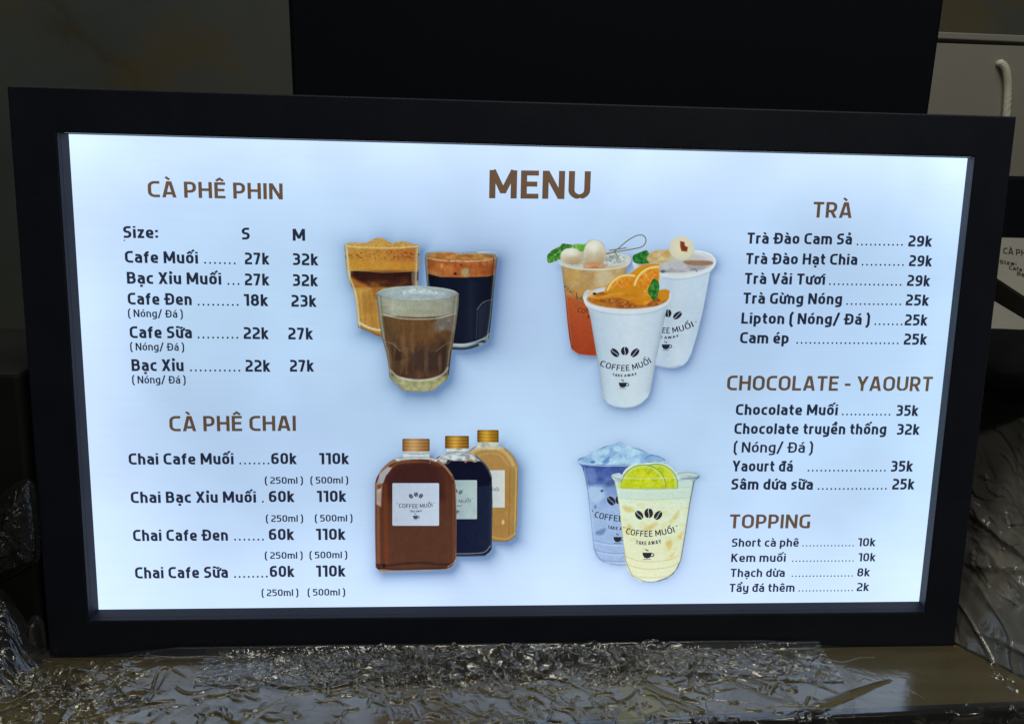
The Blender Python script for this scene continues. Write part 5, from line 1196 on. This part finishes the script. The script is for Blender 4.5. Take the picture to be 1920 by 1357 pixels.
xs = np.linspace(-.46, .50, nx); ts = np.linspace(0, 1, ny)
Xg, Tg = np.meshgrid(xs, ts)
slope = ed.y/ed.x; Ye = e0.y+(Xg-e0.x)*slope
depthL = -Ye                                          # board foot to counter edge
LEN = depthL+.04
Sg = Tg*LEN                                           # distance from the board foot toward the camera
over = np.clip(Sg-depthL, 0, None)
yy = -np.minimum(Sg, depthL+.004*(1-np.exp(-over/.004)))
zb_ = -np.clip(over-.004, 0, None)
clear = np.clip((Xg-.20)/.05, 0, 1)*(1-np.clip((Xg-.315)/.03, 0, 1)*.6)   # the bare stretch at the right
mid = np.exp(-((Xg+.03)/.17)**2); leftw = np.clip((-.24-Xg)/.06, 0, 1)
foot = np.exp(-(Sg/.042)**2)
act = np.clip(.30+.75*foot*np.clip(mid+.25, 0, 1)+.5*mid+.9*leftw, 0, 1.15)*(1-.80*clear)
thr = .54-.12*foot*mid-.10*leftw
hgt = act*(.0034*squig(Xg, Sg, 321, 48, 5, 22, thr)+.0026*squig(Xg, Sg, 331, 80, 4, 34, thr)+.0018*squig(Xg, Sg, 337, 120, 4, 40, thr-.02))
hgt += .0018*squig(Xg, Sg, 377, 50, 6, 16, .58)*(.35+.65*clear)
segs = random_creases(5, 30, (-.46, .16), (.0, .13), (.010, .050), (.0009, .0022), [(.1, .25), (.5, .35), (2.7, .3), (.9, .3)])
segs += random_creases(8, 12, (-.08, .16), (.0, .07), (.03, .09), (.001, .0022), [(.75, .15)])
segs += [(.255, .045, .115, .125, .0035, .0012, .013, .004), (.20, .075, .10, .118, .0028, .001, .009, -.003), (-.225, .055, -.29, .082, .003, .001, .012, .003), (-.165, .10, -.275, .112, .003, .001, .012, -.004),
    (-.02, .02, -.145, .052, .003, .001, .010, .004), (.268, .118, .232, .100, .004, .001, .016, .008), (.315, .085, .330, .125, .004, .0012, .006, .004), (-.30, .035, -.345, .075, .004, .001, .01, 0)]
crumple0 = np.clip(1.6*foot*mid+.8*leftw-.25, 0, 1)
hgt = hgt*(.10+.9*crumple0)+.8*crease(Xg, Sg, segs)
def smooth(t): t = np.clip(t, 0, 1); return t*t*(3-2*t)
crumple = smooth(1.5*foot*np.clip(mid*1.3, 0, 1)+1.1*leftw-.55+2.2*(fbm(Xg*20, Sg*26, 611, 3)-.5))*(1-.9*clear)
hgt += crumple*(cells(Xg, Sg, 71, .0190, .34, .30, 2.3, -.30)+.5*cells(Xg, Sg, 73, .0105, .34, .35, 1.9, -.16))+(1-crumple)*.2*cells(Xg, Sg, 75, .060, .06)
hgt *= 1-np.exp(-(Sg/.008)**2)
hgt += .050*smooth((-.322-Xg)/.035)*np.exp(-((Sg-.0)/.045)**2)*(.35+fbm(Xg*14, Sg*14, 641, 3))
hgt += .0009*fbm(Xg*8, Sg*8, 351, 2)
def strands(segs):
    """thin round-topped curled wrinkles that catch the light along their whole length"""
    z = np.zeros_like(Xg)
    for x0, y0, x1, y1, hh, w_, bow, curl in segs:
        L = math.hypot(x1-x0, y1-y0); mx = abs(bow)*1.3+.006
        i0 = max(0, int(np.searchsorted(xs, min(x0, x1)-mx))); i1 = min(nx, int(np.searchsorted(xs, max(x0, x1)+mx)))
        if i1-i0 < 2: continue
        X_, Y_ = Xg[:, i0:i1], Sg[:, i0:i1]; ux, uy = (x1-x0)/L, (y1-y0)/L
        u = ((X_-x0)*ux+(Y_-y0)*uy)/L; v = -(X_-x0)*uy+(Y_-y0)*ux
        v = v-bow*np.sin(np.clip(u, 0, 1)*math.pi)-curl*np.sin(np.clip(u, 0, 1)*math.pi*2.6)
        end = np.clip(np.minimum(u, 1-u)*5, 0, 1)
        z[:, i0:i1] = np.maximum(z[:, i0:i1], hh*end*np.exp(-(v/w_)**2))
    return z
rg = random.Random(77); ST = []
def more(n, xr, yr, lr, ang, sd_, hr=(.0009, .0018)):
    for _ in range(n):
        x_, y_, l_, a_ = rg.uniform(*xr), rg.uniform(*yr), rg.uniform(*lr), rg.gauss(ang, sd_)
        hh = rg.uniform(*hr); ST.append((x_, y_, x_+l_*math.cos(a_), y_+l_*math.sin(a_), hh, hh*rg.uniform(.75, 1.2), rg.gauss(0, .22)*l_, rg.gauss(0, .10)*l_))
more(120, (-.20, .16), (.004, .050), (.008, .030), 0.0, .45)
more(60, (-.16, .20), (.006, .075), (.010, .040), .75, .25)
more(190, (-.34, .20), (.045, .135), (.005, .020), 0.5, 1.0, (.0009, .0021))
more(45, (-.44, -.16), (.01, .13), (.015, .065), 2.6, .35, (.0012, .0026))
more(22, (.18, .31), (.075, .135), (.008, .030), 1.0, .8)
more(18, (.31, .42), (.02, .13), (.008, .03), .9, .5)
hgt += strands(ST)
lip = .0065*np.exp(-(Sg/.005)**2)*np.clip((Xg+.30)/.06, 0, 1)*np.clip((.24-Xg)/.06, 0, 1)
swell = .004*np.exp(-((Sg-.018)/.014)**2)*(1-clear)*(.4+.8*fbm(Xg*8, Xg*0, 361, 3))
zz = np.maximum(zb_+.0012+np.where(over > .004, 0, hgt+lip+swell), -.06)
yy = yy-.0018-np.where(over > .004, hgt+.002, 0)
fo, _ = grid_mesh('plastic_film', np.stack([Xg, yy, zz], -1)[::-1], M_FILM, None, True)
tag(fo, 'crumpled clear plastic film spread on the counter along the foot of the lit board', 'plastic film')
# a second, looser layer of the film bunched along the foot
nx2, ny2 = 1500, 200
X2, T2 = np.meshgrid(np.linspace(-.22, .22, nx2), np.linspace(0, 1, ny2))
len2 = .022+.036*fbm(X2*9, X2*0+3, 401, 3)
S2 = T2*len2; m2 = np.exp(-((X2-.0)/.15)**2)
h2 = .0055*np.sin(np.pi*np.clip(T2*.85+.15, 0, 1))*(.4+.9*fbm(X2*12, S2*12, 411, 3))+.0020*squig(X2, S2, 431, 60, 6, 30, .42)+.0014*squig(X2, S2, 437, 120, 5, 40, .42)+folds(X2, S2, 421, 20, 40, 150, .03)
h2 += crease(X2, S2, random_creases(17, 40, (-.22, .20), (0, .05), (.02, .06), (.001, .003), [(.3, .3), (2.7, .3), (.9, .2)]))
h2 += (cells(X2, S2, 81, .0200, .34, .3, 2.4, -.30)+.8*cells(X2, S2, 83, .0100, .34, .35, 2.0, -.16))*np.clip(T2*5, 0, 1)
h2 *= .25+.75*m2
f2, _ = grid_mesh('plastic_film', np.stack([X2, -.0024-S2-.004*(fbm(X2*26, S2*26, 441, 3)-.4)*T2, h2*np.clip(T2*5+.02, 0, 1)+.0055*np.exp(-(T2/.12)**2)+.0020], -1)[::-1], M_FILM, None, True)
tag(f2, 'second narrow bunched layer of clear film pressed against the bottom frame edge', 'plastic film')

def film_heap(name, px_poly, ydep, seed, label, bulge=.03, fr=30, mat=None):
    """a crumpled upright mass of film between board and frame edge, filling a region of the left side"""
    pts = [onY(a_, b_, ydep) for a_, b_ in px_poly]; P3 = np.array([(p.x, p.z) for p in pts])
    x0_, z0_ = P3.min(0)-.005; x1_, z1_ = P3.max(0)+.005
    Xq, Zq = np.meshgrid(np.linspace(x0_, x1_, 320), np.linspace(z0_, z1_, 320))
    sd = poly_sd(Xq, Zq, spline(P3, 8)); dome = np.sqrt(np.clip(-sd/.05, 0, 1))
    dep = bulge*dome+folds(Xq, Zq, seed, 26, 26, 110, .10)*dome+.004*ridges(Xq, Zq, seed+9, fr, 5)*dome+dome*(cells(Xq, Zq, seed, .012, 1.0, .5)+cells(Xq, Zq, seed+3, .006, .8, .5))
    kv = sd < .002; keep = kv[:-1, :-1] & kv[:-1, 1:] & kv[1:, 1:] & kv[1:, :-1]
    o, _ = grid_mesh(name, np.stack([Xq, ydep-dep, Zq], -1), mat or M_FILM, None, True, keep)
    return tag(o, label, 'plastic film')
M_FILMD = film_mat('dark_side_film', (.9, .9, .88), 1.0, .02, .16, 80, .5)
film_heap('plastic_film', [(-60, 985), (-10, 945), (30, 912), (58, 905), (66, 950), (70, 1040), (50, 1058), (0, 1085), (-60, 1110)], .001, 501, 'crumpled clear film stuck to the added dark block left of the frame, well above the counter', .02, 34, M_FILMD)
film_heap('plastic_film', [(-60, 1290), (-20, 1230), (15, 1225), (45, 1195), (62, 1160), (76, 1165), (84, 1220), (86, 1290), (70, 1390), (-60, 1420)], -.001, 601, 'heap of crumpled clear film at the lower left corner of the frame', .03, 30)
# dark block added to darken the left and hide the counter; film hangs on it
cx1 = OUT[0]-.005; ct = onY(40, 700, .004).z
cf = [Vector((-.75, .004, ct)), Vector((cx1, .004, ct)), Vector((cx1, .004, 0)), Vector((-.75, .004, 0))]
lb = prism('dark_filler', cf, [p+Vector((0, .16, 0)) for p in cf], M_FILLER, None, .003)
tag(lb, 'added dark block standing against the left side of the lit board', 'block')
bpy.context.view_layer.update()
